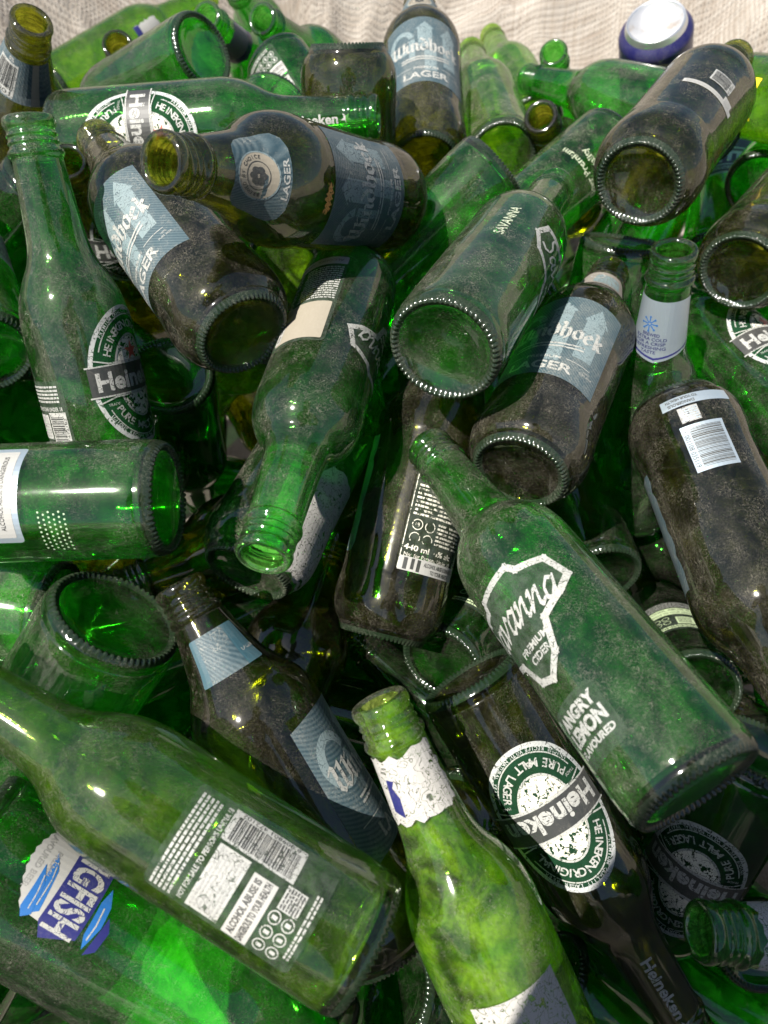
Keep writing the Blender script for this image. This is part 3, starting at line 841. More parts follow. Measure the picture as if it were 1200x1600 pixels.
# name: tint, dust amount, brownness of the dust, [(label key, degrees from the side seen, height mm)], description
SPEC = {
 'savanna_front': ('green', .62, .15, [('map', -38, 92), ('flavour', -42, 38), ('ciderback', 128, 76)], "large clear-printed green cider bottle lying in front, script name in a broken white outline"),
 'savanna_inv': ('green', .60, .2, [('ciderback', 42, 62), ('map', -78, 80)], "green cider bottle lying mouth down in the middle, narrow brown-patched back label"),
 'savanna_base': ('green', .62, .2, [('map', 76, 96), ('embosstext', -22, 92)], "green cider bottle showing its big round beaded base in the middle of the pile"),
 'windhoek_lying': ('olive', .55, .5, [('gothic', 4, 80), ('medal', 4, 168), ('rustmark', -6, 128)], "lying olive lager bottle, open mouth to the left, round medallion on its neck"),
 'windhoek_left': ('olive', .95, .7, [('gothic', -48, 84)], "dusty brown lager bottle, base to the lower right, teal label on its left side"),
 'brown_base': ('olive', .95, .8, [('smallcode', 2, 84)], "dusty brown bottle at upper right, round base facing out, small bar code"),
 'hein_star': ('green', .42, .1, [('oval', 4, 70), ('neckname', 0, 186)], "green bottle lying level near the top, white star and name on its neck"),
 'horiz_left': ('green', .50, .25, [('whitelabel', 10, 84), ('dots', -30, 46)], "level green bottle at the left edge, base to the right, white back label"),
 'barcode': ('lime', .34, .15, [('info', -8, 60)], "yellow-green bottle across the lower left with a big white bar code"),
 'hein_left': ('green', .62, .15, [('oval', 56, 88), ('info', -74, 58)], "tall green bottle leaning at the left, mouth up, oval label with a red star"),
 'dusty_bottom': ('lime', .55, .25, [('silver', 2, 76), ('tornneckblue', -14, 192)], "mossy light green bottle at bottom centre, silver label, torn white neck paper"),
 'hein_upside': ('olive', .50, .1, [('ovalworn', 2, 76), ('neckname', 0, 186)], "dark green bottle pointing down at lower right, large white-ringed oval label"),
 'windhoek_diag': ('olive', .55, .6, [('neckteal', 6, 173), ('gothic', 76, 84)], "dark slanting lager bottle left of centre, plain teal paper patch on its neck"),
 'windhoek_center': ('olive', .75, .6, [('gback', 36, 78), ('tealedge', -112, 84)], "steep olive lager bottle in the centre with a block of fine print"),
 'windhoek_right': ('olive', .85, .6, [('gothic', -26, 82), ('neckgrey', -6, 176)], "dusty brown lager bottle right of centre with a bright teal castle label"),
 'base_right': ('olive', .7, .6, [], "brown-green bottle end with a beaded round base at the right edge"),
 'olive_right': ('olive', .80, .5, [('strip', -28, 44), ('tealedge', 110, 84)], "long dark olive bottle lying down the right edge with a blue-tinted bar code"),
 'windhoek_stand': ('olive', .70, .5, [('gothic', 6, 84), ('medal', 0, 171)], "olive lager bottle leaning upright on the sack at the top, teal castle label facing front"),
 'green_topright': ('green', .55, .3, [], "green bottle lying level at the top right in front of the blue can"),
 'green_topbase': ('green', .40, .1, [], "green bottle at the top left with its dark-rimmed base turned up to the right"),
 'olive_smallneck': ('olive', .5, .4, [], "small olive bottle neck sticking up behind the leaning green bottle at the top left"),
 'green_behind': ('lime', .5, .4, [('whiteblue', 20, 120)], "pale green bottle lying furthest back against the sack at the top left"),
 'neck_topleft': ('olive', .70, .4, [('neckcode', -16, 176)], "bottle neck in the top left corner with a teal label and white bar code"),
 'left_label': ('green', .6, .2, [('reduce', 50, 86)], "green bottle at the left edge with a pale warning label"),
 'left_dark': ('deep', .5, .3, [('info', 20, 70)], "dark green bottle end at the left edge above the level green bottle"),
 'bulb_base': ('green', .50, .2, [], "wide dark green bottle at the left with its dark-rimmed base tipped up"),
 'left_pale': ('green', .95, .0, [], "grey dust-coated bottle at the left edge under the level green bottle"),
 'kingfisher': ('green', .45, .1, [('fish', -18, 54)], "wide green bottle in the lower left corner with a blue and white fish-beer label"),
 'left_text': ('green', .5, .1, [('reduce', 190, 60)], "green bottle at the left edge under the bar-coded bottle's neck"),
 'bottom_white': ('green', .6, .2, [('paperblot', 10, 80)], "bottle at the bottom edge under the bar-coded one, white paper with black blots"),
 'bottom_dark': ('deep', .3, .2, [('oval', -10, 70)], "dark green bottle at the bottom edge, faint round label, left of the mossy bottle"),
 'neck_lowright': ('green', .3, .1, [('tornneck', 4, 192)], "dark threaded bottle neck at the lower right edge with torn white paper"),
 'hein_dark': ('deep', .35, .1, [('ovalworn', -4, 82)], "shaded green bottle under the cider bottle's base, name band turned sideways"),
 'neck_silver': ('green', .35, .1, [('cold', -6, 182)], "green bottle neck standing up at the right with a silver-blue label"),
 'blue_right': ('green', .40, .1, [('oval', 66, 78)], "shaded green bottle behind the silver-labelled neck at the right edge"),
 'green_mid': ('green', .55, .3, [], "dull green bottle end below the brown bottle's base at upper right"),
 'lite': ('green', .55, .3, [('lite', -6, 96)], "green bottle with a dark blue framed label at the right edge"),
 'yellow_right': ('lime', .6, .4, [('yellow', -4, 96)], "yellow-green bottle lying at the top right edge with a yellow sticker"),
 'base_farright': ('green', .6, .3, [], "small round bottle base at the right edge under the yellow-stickered bottle"),
 'emboss': ('green', .80, .4, [('embossword', -6, 60)], "dusty green bottle with raised lettering beside the brown bottle at upper right"),
 'pale_a': ('lime', .80, .4, [], "pale dusty green bottle pointing up just right of the upright lager bottle"),
 'pale_b': ('lime', .75, .5, [], "second pale green bottle further back right of the upright lager bottle"),
 'green_diag': ('green', .75, .3, [], "dusty green bottle lying diagonally behind the big beaded base"),
 'dark_mouth': ('olive', .5, .5, [], "small dark open bottle mouth below the level green bottle at the top right"),
 'olive_label': ('olive', .7, .5, [('smallcode', 0, 56)], "round olive bottle end with a white strip label left of the upright lager bottle"),
 'green_barcode': ('green', .35, .1, [('info', 34, 40)], "glossy green bottle end at the top with a faint bar code"),
 'neck_green': ('green', .4, .1, [], "green bottle neck pointing up left behind the glossy bottle end at the top"),
 'neck_white': ('green', .4, .1, [('whiteblue', 0, 186)], "small green bottle neck at the top left with white and blue paper"),
 'neck_top': ('green', .4, .1, [], "green bottle neck cut off by the top edge of the picture"),
 'arc_mid': ('green', .7, .4, [], "dusty bottle shoulder just above the star-necked bottle"),
 'behind_lying': ('olive', .6, .4, [], "olive bottle end behind the lying lager bottle's base"),
 'yellow_mid': ('lime', .45, .4, [('torn', 0, 40)], "yellow-green bottle end with white paper just above the mouth-down bottle"),
 'dark_lip': ('olive', .4, .3, [('oval', 30, 150)], "dark-lipped bottle neck between the tall left bottle and the dusty brown one"),
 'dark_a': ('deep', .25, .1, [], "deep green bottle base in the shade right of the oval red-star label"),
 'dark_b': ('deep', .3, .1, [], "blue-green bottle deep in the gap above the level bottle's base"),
 'torn_label': ('green', .85, .3, [('torn', 48, 40)], "dusty green bottle under the mouth-down bottle with a torn white label"),
 'green_text': ('green', .3, .1, [('warning', -6, 52)], "green bottle under the large cider bottle's neck with warning print and round symbols"),
 'dark_c': ('deep', .3, .1, [], "dark green bottle in the gap right of the large cider bottle"),
 'lip_topright': ('green', .5, .3, [], "pale bottle lip peeping over the level green bottle at the top right"),
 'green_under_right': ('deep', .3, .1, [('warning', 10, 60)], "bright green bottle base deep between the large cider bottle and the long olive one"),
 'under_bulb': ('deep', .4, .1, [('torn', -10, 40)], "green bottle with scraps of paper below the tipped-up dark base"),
 'dark_right': ('deep', .3, .1, [], "deep shaded bottle at the lower right edge below the name-banded bottle"),
 'bottom_left_under': ('green', .4, .1, [], "bright green bottle under the fish-beer bottle at the bottom left"),
}
GROUPS = {'H': "green beer bottles heaped in the sack", 'S': "green beer bottles heaped in the sack", 'K': "green beer bottles heaped in the sack", 'W': "olive lager bottles heaped in the sack"}

CAM = Vector((0, 0, 0.78))
def frame(base, mouth):
    b, m = Vector(base), Vector(mouth)
    z = (m - b).normalized()
    x = CAM - (b + m) / 2
    x = (x - x.dot(z) * z).normalized()
    y = z.cross(x)
    return Matrix(((x.x, y.x, z.x, b.x), (x.y, y.y, z.y, b.y), (x.z, y.z, z.z, b.z), (0, 0, 0, 1)))

def tag(o, label, cat, group=None):
    o['label'] = label; o['category'] = cat
    if group: o['group'] = group

ROOTS = []
def bottle(kind, tint, base, mouth, dust, brown, labels, roll=0.0, inside=.24):
    nm = {'deep': 'green_bottle', 'green': 'green_bottle', 'lime': 'green_bottle', 'olive': 'olive_bottle'}[tint]
    root = bpy.data.objects.new(nm, None); root.empty_display_size = .02
    link(root)
    root.matrix_world = frame(base, mouth) @ Matrix.Rotation(roll, 4, 'Z')
    for part, me in zip(('body', 'base', 'mouth'), glass_meshes(kind, tint)):
        o = bpy.data.objects.new(part, me); link(o, root)
        if tint == 'olive': o_d = .55
        else: o_d = .72
        o.color = (dust * o_d * (.6 if part == 'base' else 1), brown, inside, 1)
    for key, th, zc in labels:
        name, fn = LABELS[key]
        fn().build(name, kind, R(th), zc, root)
    ROOTS.append((root, base, mouth, kind))
    return root

def spheres(kind, base, mouth):
    b, m = Vector(base), Vector(mouth)
    L_ = 118 if kind == 'C' else WALL[kind]['L']
    for i in range(11):
        f = i / 10
        yield b.lerp(m, f), (.033 if kind == 'C' else outer_radius(kind, max(f * L_, 8)) * MM)

# ------------------------------------------------------------------ setting: ground and the woven sack
def ground():
    bm = bmesh.new()
    vs_ = [bm.verts.new((x, y, -.03)) for x, y in ((-30, -30), (30, -30), (30, 30), (-30, 30))]
    bm.faces.new(vs_)
    me = bpy.data.meshes.new("ground"); bm.to_mesh(me); bm.free()
    t = NT("dry_earth"); v = t.coord()
    p = t.n("BsdfPrincipled"); p.inputs["Roughness"].default_value = .95
    t.put(p.inputs["Base Color"], t.mixc(t.noise(v, 3, 6, .6), (.20, .16, .12, 1), (.32, .27, .21, 1)))
    t.t.links.new(p.outputs[0], t.out.inputs[0])
    o = mesh_obj("ground", me, None, [t.m]); o['kind'] = 'structure'

def sack():
    t = NT("woven_plastic"); tc = t.n("TexCoord"); v = tc.outputs["UV"]
    p = t.n("BsdfPrincipled"); p.inputs["Roughness"].default_value = .55; p.inputs["Specular IOR Level"].default_value = .35
    sx = t.n("SeparateXYZ"); t.put(sx.inputs[0], v)
    # flat plastic tapes woven over and under, 2.4 mm wide
    fx = t.math('FRACT', t.math('MULTIPLY', sx.outputs[0], 120)); fy = t.math('FRACT', t.math('MULTIPLY', sx.outputs[1], 120))
    ax = t.math('ABSOLUTE', t.math('SUBTRACT', fx, .5)); ay = t.math('ABSOLUTE', t.math('SUBTRACT', fy, .5))
    ck = t.n("TexChecker"); t.put(ck.inputs["Vector"], v); ck.inputs["Scale"].default_value = 240
    sel = ck.outputs["Fac"]
    gap = t.math('ADD', t.math('MULTIPLY', sel, ax), t.math('MULTIPLY', t.math('SUBTRACT', 1.0, sel), ay))
    wv = t.ramp(gap, .30, .5, 1, 0)
    st = t.noise(v, 7, 5, .6, .6); st2 = t.noise(v, 40, 4, .65)
    mp = t.n("Mapping"); t.put(mp.inputs[0], v); mp.inputs["Scale"].default_value = (240, 5, 1)
    mp2 = t.n("Mapping"); t.put(mp2.inputs[0], v); mp2.inputs["Scale"].default_value = (5, 240, 1)
    streak = t.math('ADD', t.noise(mp.outputs[0], 1, 2, .5), t.noise(mp2.outputs[0], 1, 2, .5))
    colr = t.mixc(t.ramp(st, .35, .68), (.27, .235, .195, 1), (.205, .168, .132, 1))
    colr = t.mixc(t.math('MULTIPLY', t.ramp(st2, .5, .75), .2), colr, (.15, .11, .08, 1))
    colr = t.mixc(t.math('MULTIPLY', t.ramp(streak, .8, 1.2), .75), colr, (.315, .29, .255, 1))
    colr = t.mixc(t.math('MULTIPLY', t.math('SUBTRACT', 1.0, wv), .35), colr, (.14, .12, .10, 1))
    t.put(p.inputs["Base Color"], colr)
    b = t.n("Bump"); b.inputs["Strength"].default_value = .8; b.inputs["Distance"].default_value = .0010
    t.put(b.inputs["Height"], wv)
    b2 = t.n("Bump"); b2.inputs["Strength"].default_value = .5; b2.inputs["Distance"].default_value = .008
    t.put(b2.inputs["Height"], t.math('ADD', t.noise(v, 9, 3, .5, 1.5), t.math('MULTIPLY', t.noise(v, 60, 3, .5, 1.0), .3)))
    t.put(b2.inputs["Normal"], b.outputs[0]); t.put(p.inputs["Normal"], b2.outputs[0])
    t.t.links.new(p.outputs[0], t.out.inputs[0])
    sph = []
    for root, b_, m_, k_ in ROOTS:
        sph += list(spheres(k_, b_, m_))
    sph = [(c, r) for c, r in sph]
    bm = bmesh.new(); uvl = bm.loops.layers.uv.new("UVMap")
    NX, NY = 260, 260
    X0, X1, Y0, Y1 = -1.3, 1.4, -.50, 1.75
    cell = {}
    for c, r in sph:
        cell.setdefault((int(c.x // .1), int(c.y // .1)), []).append((c, r))
    grid = []
    for j in range(NY + 1):
        row = []
        for i in range(NX + 1):
            x = X0 + (X1 - X0) * i / NX; y = Y0 + (Y1 - Y0) * j / NY
            d = math.hypot((x - .02) / .66, (y - .42) / .62)
            s = min(max((d - .78) / .52, 0), 1); s = s * s * (3 - 2 * s)
            z = .50 * s + max(d - 1.3, 0) * .22
            wr = noise.fractal(Vector((x * 3.1, y * 3.1, 1.7)), 1.0, 2.1, 4) * .030
            q = Vector((x * 4 + .3 * y, y * 9, 5.0))
            rd = 1 - abs(noise.noise(q)) * 2.0
            q2 = Vector((x * 11, y * 3.5 - x * 4, 9.0)); rd2 = 1 - abs(noise.noise(q2)) * 2.4
            z += (wr * .7 + .034 * max(rd, 0) ** 7 + .026 * max(rd2, 0) ** 8) * min(1, s * 1.6 + .1)
            z = max(z, .0)
            ci, cj = int(x // .1), int(y // .1)
            for di in (-1, 0, 1):
                for dj in (-1, 0, 1):
                    for c, r in cell.get((ci + di, cj + dj), ()):
                        rr = r + .006
                        h2 = rr * rr - (x - c.x) ** 2 - (y - c.y) ** 2
                        if h2 > 0:
                            z = min(z, max(c.z - math.sqrt(h2), -.02))
            row.append([x, y, z])
        grid.append(row)
    # let the cloth ease off round what presses it down
    for _ in range(2):
        zz = [[g[2] for g in row] for row in grid]
        for j in range(1, NY):
            for i in range(1, NX):
                a = (zz[j - 1][i] + zz[j + 1][i] + zz[j][i - 1] + zz[j][i + 1]) / 4
                grid[j][i][2] = min(zz[j][i], .5 * zz[j][i] + .5 * a)
    V = [[bm.verts.new(g) for g in row] for row in grid]
    for j in range(NY):
        for i in range(NX):
            f = bm.faces.new((V[j][i], V[j][i + 1], V[j + 1][i + 1], V[j + 1][i])); f.smooth = True
            for lp, (a, b_) in zip(f.loops, ((i, j), (i + 1, j), (i + 1, j + 1), (i, j + 1))):
                lp[uvl].uv = ((X0 + (X1 - X0) * a / NX) / .5, (Y0 + (Y1 - Y0) * b_ / NY) * 1.25 / .5)
    me = bpy.data.meshes.new("woven_sack"); bm.to_mesh(me); bm.free()
    o = mesh_obj("woven_sack", me, None, [t.m])
    md = o.modifiers.new("thickness", 'SOLIDIFY'); md.thickness = .0012; md.offset = -1
    tag(o, "creased off-white woven plastic sack holding the whole heap of bottles", "sack")

# ------------------------------------------------------------------ the drinks can
def can(base, mouth):
    root = bpy.data.objects.new("drink_can", None); link(root)
    root.matrix_world = frame(base, mouth)
    def met(name, c, rough, metal, wearc=None):
        t = NT(name); v = t.coord(); p = t.n("BsdfPrincipled")
        p.inputs["Roughness"].default_value = rough; p.inputs["Metallic"].default_value = metal
        base_ = c4(c)
        if wearc: base_ = t.mixc(t.ramp(t.noise(v, 60, 4, .65), .50, .75), c4(c), c4(wearc))
        t.put(p.inputs["Base Color"], t.mixc(t.math('MULTIPLY', dust_factor(t, v), .3), base_, c4(DUST)))
        t.t.links.new(p.outputs[0], t.out.inputs[0]); return t.m
    shell = met("dark_blue_can_paint", (.012, .012, .085), .3, .35)
    bare = met("bare_can_metal", (.72, .73, .74), .34, .9)
    dome = met("stained_can_metal", (.70, .70, .70), .4, .75, (.50, .42, .34))
    side = lathe([(smooth_profile([(27.5, 5.5), (31.0, 9), (33.0, 13), (33.1, 20), (33.1, 60), (33.1, 104), (31.5, 110), (28.5, 114)], 4), 0, False)], 72, "can_wall")
    mesh_obj("wall", side, root, [shell])
    rim = lathe([(smooth_profile([(23.2, 1.2), (23.8, .1), (24.8, -.3), (25.8, .2), (27.5, 5.5)], 4), 0, False)], 72, "can_rim")
    mesh_obj("rim", rim, root, [bare])
    dm = lathe([(smooth_profile([(0, 10.5), (8, 9.8), (15, 7.6), (20.5, 4.0), (23.2, 1.2)], 4), 0, False)], 72, "can_dome")
    mesh_obj("dome", dm, root, [dome])
    lid = lathe([(smooth_profile([(28.5, 114), (29.0, 116), (28.0, 117.5), (26.5, 116.0), (26.0, 112.5), (0, 112.5)], 3), 0, False)], 72, "can_lid")
    mesh_obj("lid", lid, root, [bare])
    WALL['C'] = dict(L=118, wall=[(33.1, 8), (33.1, 60), (33.1, 112)])
    a = Art(); a.barcode(0, 0, 26, 17, "6 001240", 0, 0, 12)
    a.build("bar_code", 'C', R(40), 34, root)
    ROOTS.append((root, base, mouth, 'C'))
    tag(root, "dark blue drinks can standing upside down on the sack, silver rust-stained bottom up", "can")

LAYOUT = [
    ('savanna_front', 'S', (0.1248, 0.0887, 0.4792), (0.0256, 0.2927, 0.4561)),
    ('savanna_inv', 'S', (-0.0212, 0.4142, 0.4832), (-0.0563, 0.1891, 0.4929)),
    ('savanna_base', 'S', (0.0295, 0.2871, 0.5331), (0.1203, 0.4941, 0.5032)),
    ('windhoek_lying', 'W', (0.0052, 0.4786, 0.501), (-0.1008, 0.3261, 0.6092)),
    ('windhoek_left', 'W', (-0.0767, 0.3224, 0.5137), (-0.1943, 0.5013, 0.5338)),
    ('brown_base', 'W', (0.1577, 0.4387, 0.5361), (0.2705, 0.6218, 0.5358)),
    ('hein_star', 'H', (-0.2315, 0.5417, 0.5141), (-0.0036, 0.5225, 0.5385)),
    ('horiz_left', 'S', (-0.1106, 0.2331, 0.4826), (-0.3383, 0.2317, 0.4725)),
    ('barcode', 'H', (-0.0077, 0.0421, 0.4181), (-0.204, 0.1468, 0.4762)),
    ('hein_left', 'H', (-0.1677, 0.284, 0.3997), (-0.1929, 0.4117, 0.5893)),
    ('dusty_bottom', 'H', (0.0911, -0.0273, 0.3274), (-0.0029, 0.1338, 0.462)),
    ('hein_upside', 'H', (0.047, 0.1725, 0.3997), (0.1685, 0.0107, 0.2904)),
    ('windhoek_diag', 'W', (0.0038, 0.0516, 0.344), (-0.108, 0.2028, 0.4482)),
    ('windhoek_center', 'W', (-0.0015, 0.2155, 0.3663), (0.0495, 0.397, 0.4696)),
    ('windhoek_right', 'W', (0.0747, 0.2638, 0.4656), (0.1634, 0.4595, 0.4577)),
    ('base_right', 'W', (0.24, 0.4298, 0.4784), (0.3715, 0.5997, 0.4712)),
    ('olive_right', 'W', (0.1851, 0.3372, 0.4446), (0.2196, 0.1279, 0.41)),
    ('windhoek_stand', 'W', (0.0332, 0.5885, 0.4721), (0.0326, 0.7975, 0.5225)),
    ('green_topright', 'H', (0.2692, 0.5965, 0.4973), (0.1407, 0.7822, 0.4541)),
    ('can', 'C', (0.2474, 0.7617, 0.512), (0.2843, 0.7973, 0.4058)),
    ('green_topbase', 'H', (-0.1475, 0.6649, 0.5244), (-0.3312, 0.7502, 0.4155)),
    ('olive_smallneck', 'W', (-0.266, 0.8748, 0.3396), (-0.2401, 0.7365, 0.5022)),
    ('green_behind', 'H', (-0.3567, 0.8465, 0.4162), (-0.2043, 1.0152, 0.451)),
    ('neck_topleft', 'W', (-0.3458, 0.6273, 0.4052), (-0.2381, 0.5671, 0.5813)),
    ('left_label', 'S', (-0.2341, 0.3328, 0.4911), (-0.336, 0.5366, 0.4999)),
    ('left_dark', 'H', (-0.2282, 0.3323, 0.4391), (-0.4174, 0.451, 0.3843)),
    ('bulb_base', 'K', (-0.1403, 0.1904, 0.4368), (-0.2995, 0.0656, 0.2361)),
    ('left_pale', 'K', (-0.2142, 0.2407, 0.3478), (-0.4967, 0.2737, 0.367)),
    ('kingfisher', 'K', (-0.2001, 0.0852, 0.407), (0.0205, -0.0229, 0.2625)),
    ('left_text', 'H', (-0.2256, 0.1294, 0.2615), (-0.3956, 0.2841, 0.27)),
    ('bottom_white', 'W', (-0.028, 0.0097, 0.2545), (-0.2155, 0.1063, 0.2124)),
    ('bottom_dark', 'H', (0.0076, 0.0336, 0.2544), (0.1785, -0.0284, 0.1134)),
    ('neck_lowright', 'H', (0.3692, 0.0441, 0.3449), (0.1442, 0.0506, 0.3924)),
    ('hein_dark', 'H', (0.2077, 0.1418, 0.3735), (0.1568, 0.0349, 0.1763)),
    ('neck_silver', 'H', (0.201, 0.3632, 0.2995), (0.1709, 0.3855, 0.5264)),
    ('blue_right', 'H', (0.2944, 0.3389, 0.4093), (0.2193, 0.5563, 0.4062)),
    ('green_mid', 'H', (0.1771, 0.4947, 0.459), (0.1546, 0.4129, 0.2452)),
    ('lite', 'H', (0.2959, 0.5774, 0.3893), (0.362, 0.7917, 0.44)),
    ('yellow_right', 'H', (0.3416, 0.5306, 0.5338), (0.257, 0.7353, 0.4717)),
    ('base_farright', 'H', (0.3121, 0.5846, 0.4517), (0.4522, 0.7666, 0.4634)),
    ('emboss', 'H', (0.184, 0.6093, 0.477), (0.0244, 0.451, 0.428)),
    ('pale_a', 'H', (0.1001, 0.6179, 0.4617), (0.09, 0.8476, 0.4542)),
    ('pale_b', 'H', (0.1532, 0.7657, 0.4166), (0.1286, 0.9943, 0.4146)),
    ('green_diag', 'S', (0.0796, 0.5181, 0.5035), (-0.0848, 0.4216, 0.3785)),
    ('dark_mouth', 'W', (0.2025, 0.7395, 0.3386), (0.1264, 0.6143, 0.4959)),
    ('olive_label', 'W', (-0.0262, 0.5835, 0.5588), (-0.0215, 0.5036, 0.3592)),
    ('green_barcode', 'H', (-0.0957, 0.7159, 0.4955), (0.0227, 0.5408, 0.4048)),
    ('neck_green', 'H', (-0.0277, 0.9107, 0.382), (-0.1089, 0.7451, 0.5195)),
    ('neck_white', 'H', (-0.0939, 0.9125, 0.3658), (-0.1597, 0.7536, 0.5184)),
    ('neck_top', 'H', (-0.1386, 1.0936, 0.351), (-0.158, 0.9117, 0.4903)),
    ('arc_mid', 'H', (-0.0906, 0.64, 0.494), (-0.1393, 0.4234, 0.4341)),
    ('behind_lying', 'W', (0.027, 0.6344, 0.4054), (-0.0648, 0.4751, 0.2941)),
    ('yellow_mid', 'H', (-0.0618, 0.4157, 0.4906), (-0.1597, 0.4851, 0.2944)),
    ('dark_lip', 'H', (-0.2292, 0.5957, 0.3217), (-0.2136, 0.4887, 0.5247)),
    ('dark_a', 'H', (-0.1426, 0.3677, 0.444), (-0.173, 0.4285, 0.2243)),
    ('dark_b', 'H', (-0.1628, 0.4491, 0.305), (-0.319, 0.4423, 0.1362)),
    ('torn_label', 'W', (-0.0801, 0.2301, 0.4152), (-0.004, 0.4309, 0.4248)),
    ('green_text', 'H', (0.0371, 0.2089, 0.34), (0.1562, 0.3895, 0.2618)),
    ('dark_c', 'H', (0.1511, 0.2742, 0.3413), (0.1265, 0.5003, 0.3069)),
    ('lip_topright', 'H', (0.2341, 0.9171, 0.2948), (0.1649, 0.7916, 0.4747)),
    ('green_under_right', 'H', (0.2121, 0.2041, 0.3077), (0.2491, 0.3831, 0.1681)),
    ('under_bulb', 'H', (-0.1577, 0.2016, 0.2805), (-0.1607, 0.1761, 0.0519)),
    ('dark_right', 'H', (0.2452, 0.0632, 0.2266), (0.2516, 0.1815, 0.0294)),
    ('bottom_left_under', 'H', (-0.0851, 0.0769, 0.1099), (-0.2428, -0.0074, 0.2546)),
    ('fill_3', 'H', (-0.1948, 0.7324, 0.3985), (0.0049, 0.8465, 0.4017)),
    ('fill_9', 'H', (-0.2336, 0.8652, 0.2844), (-0.4127, 0.73, 0.3349)),
    ('fill_10', 'H', (-0.0715, 0.6093, 0.4173), (-0.2566, 0.7457, 0.4232)),
    ('fill_13', 'H', (0.12, 0.9403, 0.2539), (0.2529, 0.7696, 0.3319)),
    ('fill_14', 'H', (0.2476, 0.6604, 0.2551), (0.3314, 0.7837, 0.4302)),
    ('fill_16', 'H', (-0.3312, 0.6418, 0.3535), (-0.5036, 0.496, 0.3976)),
    ('fill_17', 'H', (-0.1945, 0.4836, 0.3193), (-0.3722, 0.583, 0.4262)),
    ('fill_18', 'W', (-0.3588, 0.5839, 0.311), (-0.1582, 0.5155, 0.2745)),
    ('fill_19', 'H', (-0.1313, 0.6174, 0.2855), (0.075, 0.6608, 0.3777)),
    ('fill_20', 'W', (-0.0379, 0.5875, 0.2827), (0.1718, 0.5978, 0.3289)),
    ('fill_21', 'H', (0.1613, 0.4995, 0.3304), (0.0537, 0.6702, 0.4408)),
    ('fill_22', 'W', (0.36, 0.5831, 0.2404), (0.3341, 0.7351, 0.3902)),
    ('fill_24', 'H', (-0.2548, 0.5309, 0.4849), (-0.4188, 0.474, 0.3341)),
    ('fill_25', 'H', (-0.3768, 0.4435, 0.252), (-0.2509, 0.5015, 0.4355)),
    ('fill_27', 'H', (-0.1096, 0.4234, 0.2332), (0.0816, 0.5145, 0.323)),
    ('fill_28', 'H', (-0.0318, 0.4021, 0.3466), (0.0999, 0.5727, 0.4271)),
    ('fill_29', 'H', (0.259, 0.6503, 0.3361), (0.1965, 0.4305, 0.3108)),
    ('fill_30', 'H', (0.4285, 0.5035, 0.3853), (0.2795, 0.6689, 0.3277)),
    ('fill_31', 'H', (0.4242, 0.3057, 0.3528), (0.366, 0.528, 0.3434)),
    ('fill_32', 'H', (-0.3094, 0.3387, 0.2356), (-0.3593, 0.4657, 0.4207)),
    ('fill_33', 'H', (-0.2737, 0.4213, 0.3297), (-0.3451, 0.4786, 0.1188)),
    ('fill_36', 'H', (-0.0802, 0.3563, 0.2762), (0.1146, 0.4782, 0.2864)),
    ('fill_37', 'H', (0.0915, 0.5092, 0.1723), (0.2737, 0.4908, 0.3115)),
    ('fill_38', 'W', (0.3632, 0.3922, 0.301), (0.1912, 0.5026, 0.3677)),
    ('fill_40', 'W', (-0.4327, 0.4132, 0.3501), (-0.3089, 0.2509, 0.2827)),
    ('fill_43', 'W', (0.0053, 0.368, 0.3377), (-0.179, 0.258, 0.35)),
    ('fill_44', 'H', (0.0378, 0.4113, 0.4344), (0.0671, 0.2934, 0.2391)),
    ('fill_45', 'H', (0.0728, 0.4737, 0.368), (0.0912, 0.2996, 0.2188)),
    ('fill_46', 'W', (0.2367, 0.4459, 0.1457), (0.3301, 0.3478, 0.3127)),
    ('fill_47', 'H', (0.4183, 0.2087, 0.3535), (0.3052, 0.407, 0.3815)),
    ('fill_49', 'W', (-0.1677, 0.3363, 0.3491), (-0.3189, 0.2423, 0.2286)),
    ('fill_50', 'H', (-0.2466, 0.1806, 0.3057), (-0.0424, 0.2849, 0.3242)),
    ('fill_51', 'W', (-0.0992, 0.1014, 0.2964), (-0.0323, 0.2944, 0.3635)),
    ('fill_52', 'W', (0.1312, 0.2172, 0.2466), (-0.0649, 0.3028, 0.2674)),
    ('fill_53', 'H', (0.1831, 0.4662, 0.2048), (0.2692, 0.2738, 0.297)),
    ('fill_54', 'H', (0.21, 0.3752, 0.0839), (0.3841, 0.3612, 0.2335)),
    ('fill_56', 'H', (-0.3082, 0.2988, 0.2014), (-0.4807, 0.1495, 0.2299)),
    ('fill_57', 'H', (-0.1918, 0.2114, 0.1002), (-0.3728, 0.1964, 0.2413)),
    ('fill_58', 'W', (-0.1271, 0.3123, 0.2803), (-0.2819, 0.1789, 0.2133)),
    ('fill_59', 'H', (-0.1249, 0.2207, 0.2751), (0.098, 0.1823, 0.2337)),
    ('fill_60', 'H', (0.1506, 0.1054, 0.2529), (-0.0225, 0.244, 0.3139)),
    ('fill_61', 'H', (0.2425, 0.1694, 0.1431), (0.1273, 0.2757, 0.3115)),
    ('fill_62', 'H', (0.1456, 0.1616, 0.2815), (0.3752, 0.1652, 0.2933)),
    ('fill_63', 'H', (0.3561, 0.3244, 0.3256), (0.2982, 0.1795, 0.1566)),
    ('fill_65', 'H', (-0.2759, 0.0245, 0.2134), (-0.2132, 0.2443, 0.1874)),
    ('fill_66', 'W', (-0.0227, 0.2192, 0.1725), (-0.0738, 0.0434, 0.0598)),
    ('fill_67', 'H', (-0.1261, 0.1665, 0.0985), (-0.0445, 0.0775, 0.2943)),
    ('fill_68', 'W', (0.0398, 0.1141, 0.3419), (0.0324, 0.0998, 0.1275)),
    ('fill_69', 'W', (0.2168, 0.1241, 0.1922), (0.0076, 0.1725, 0.2021)),
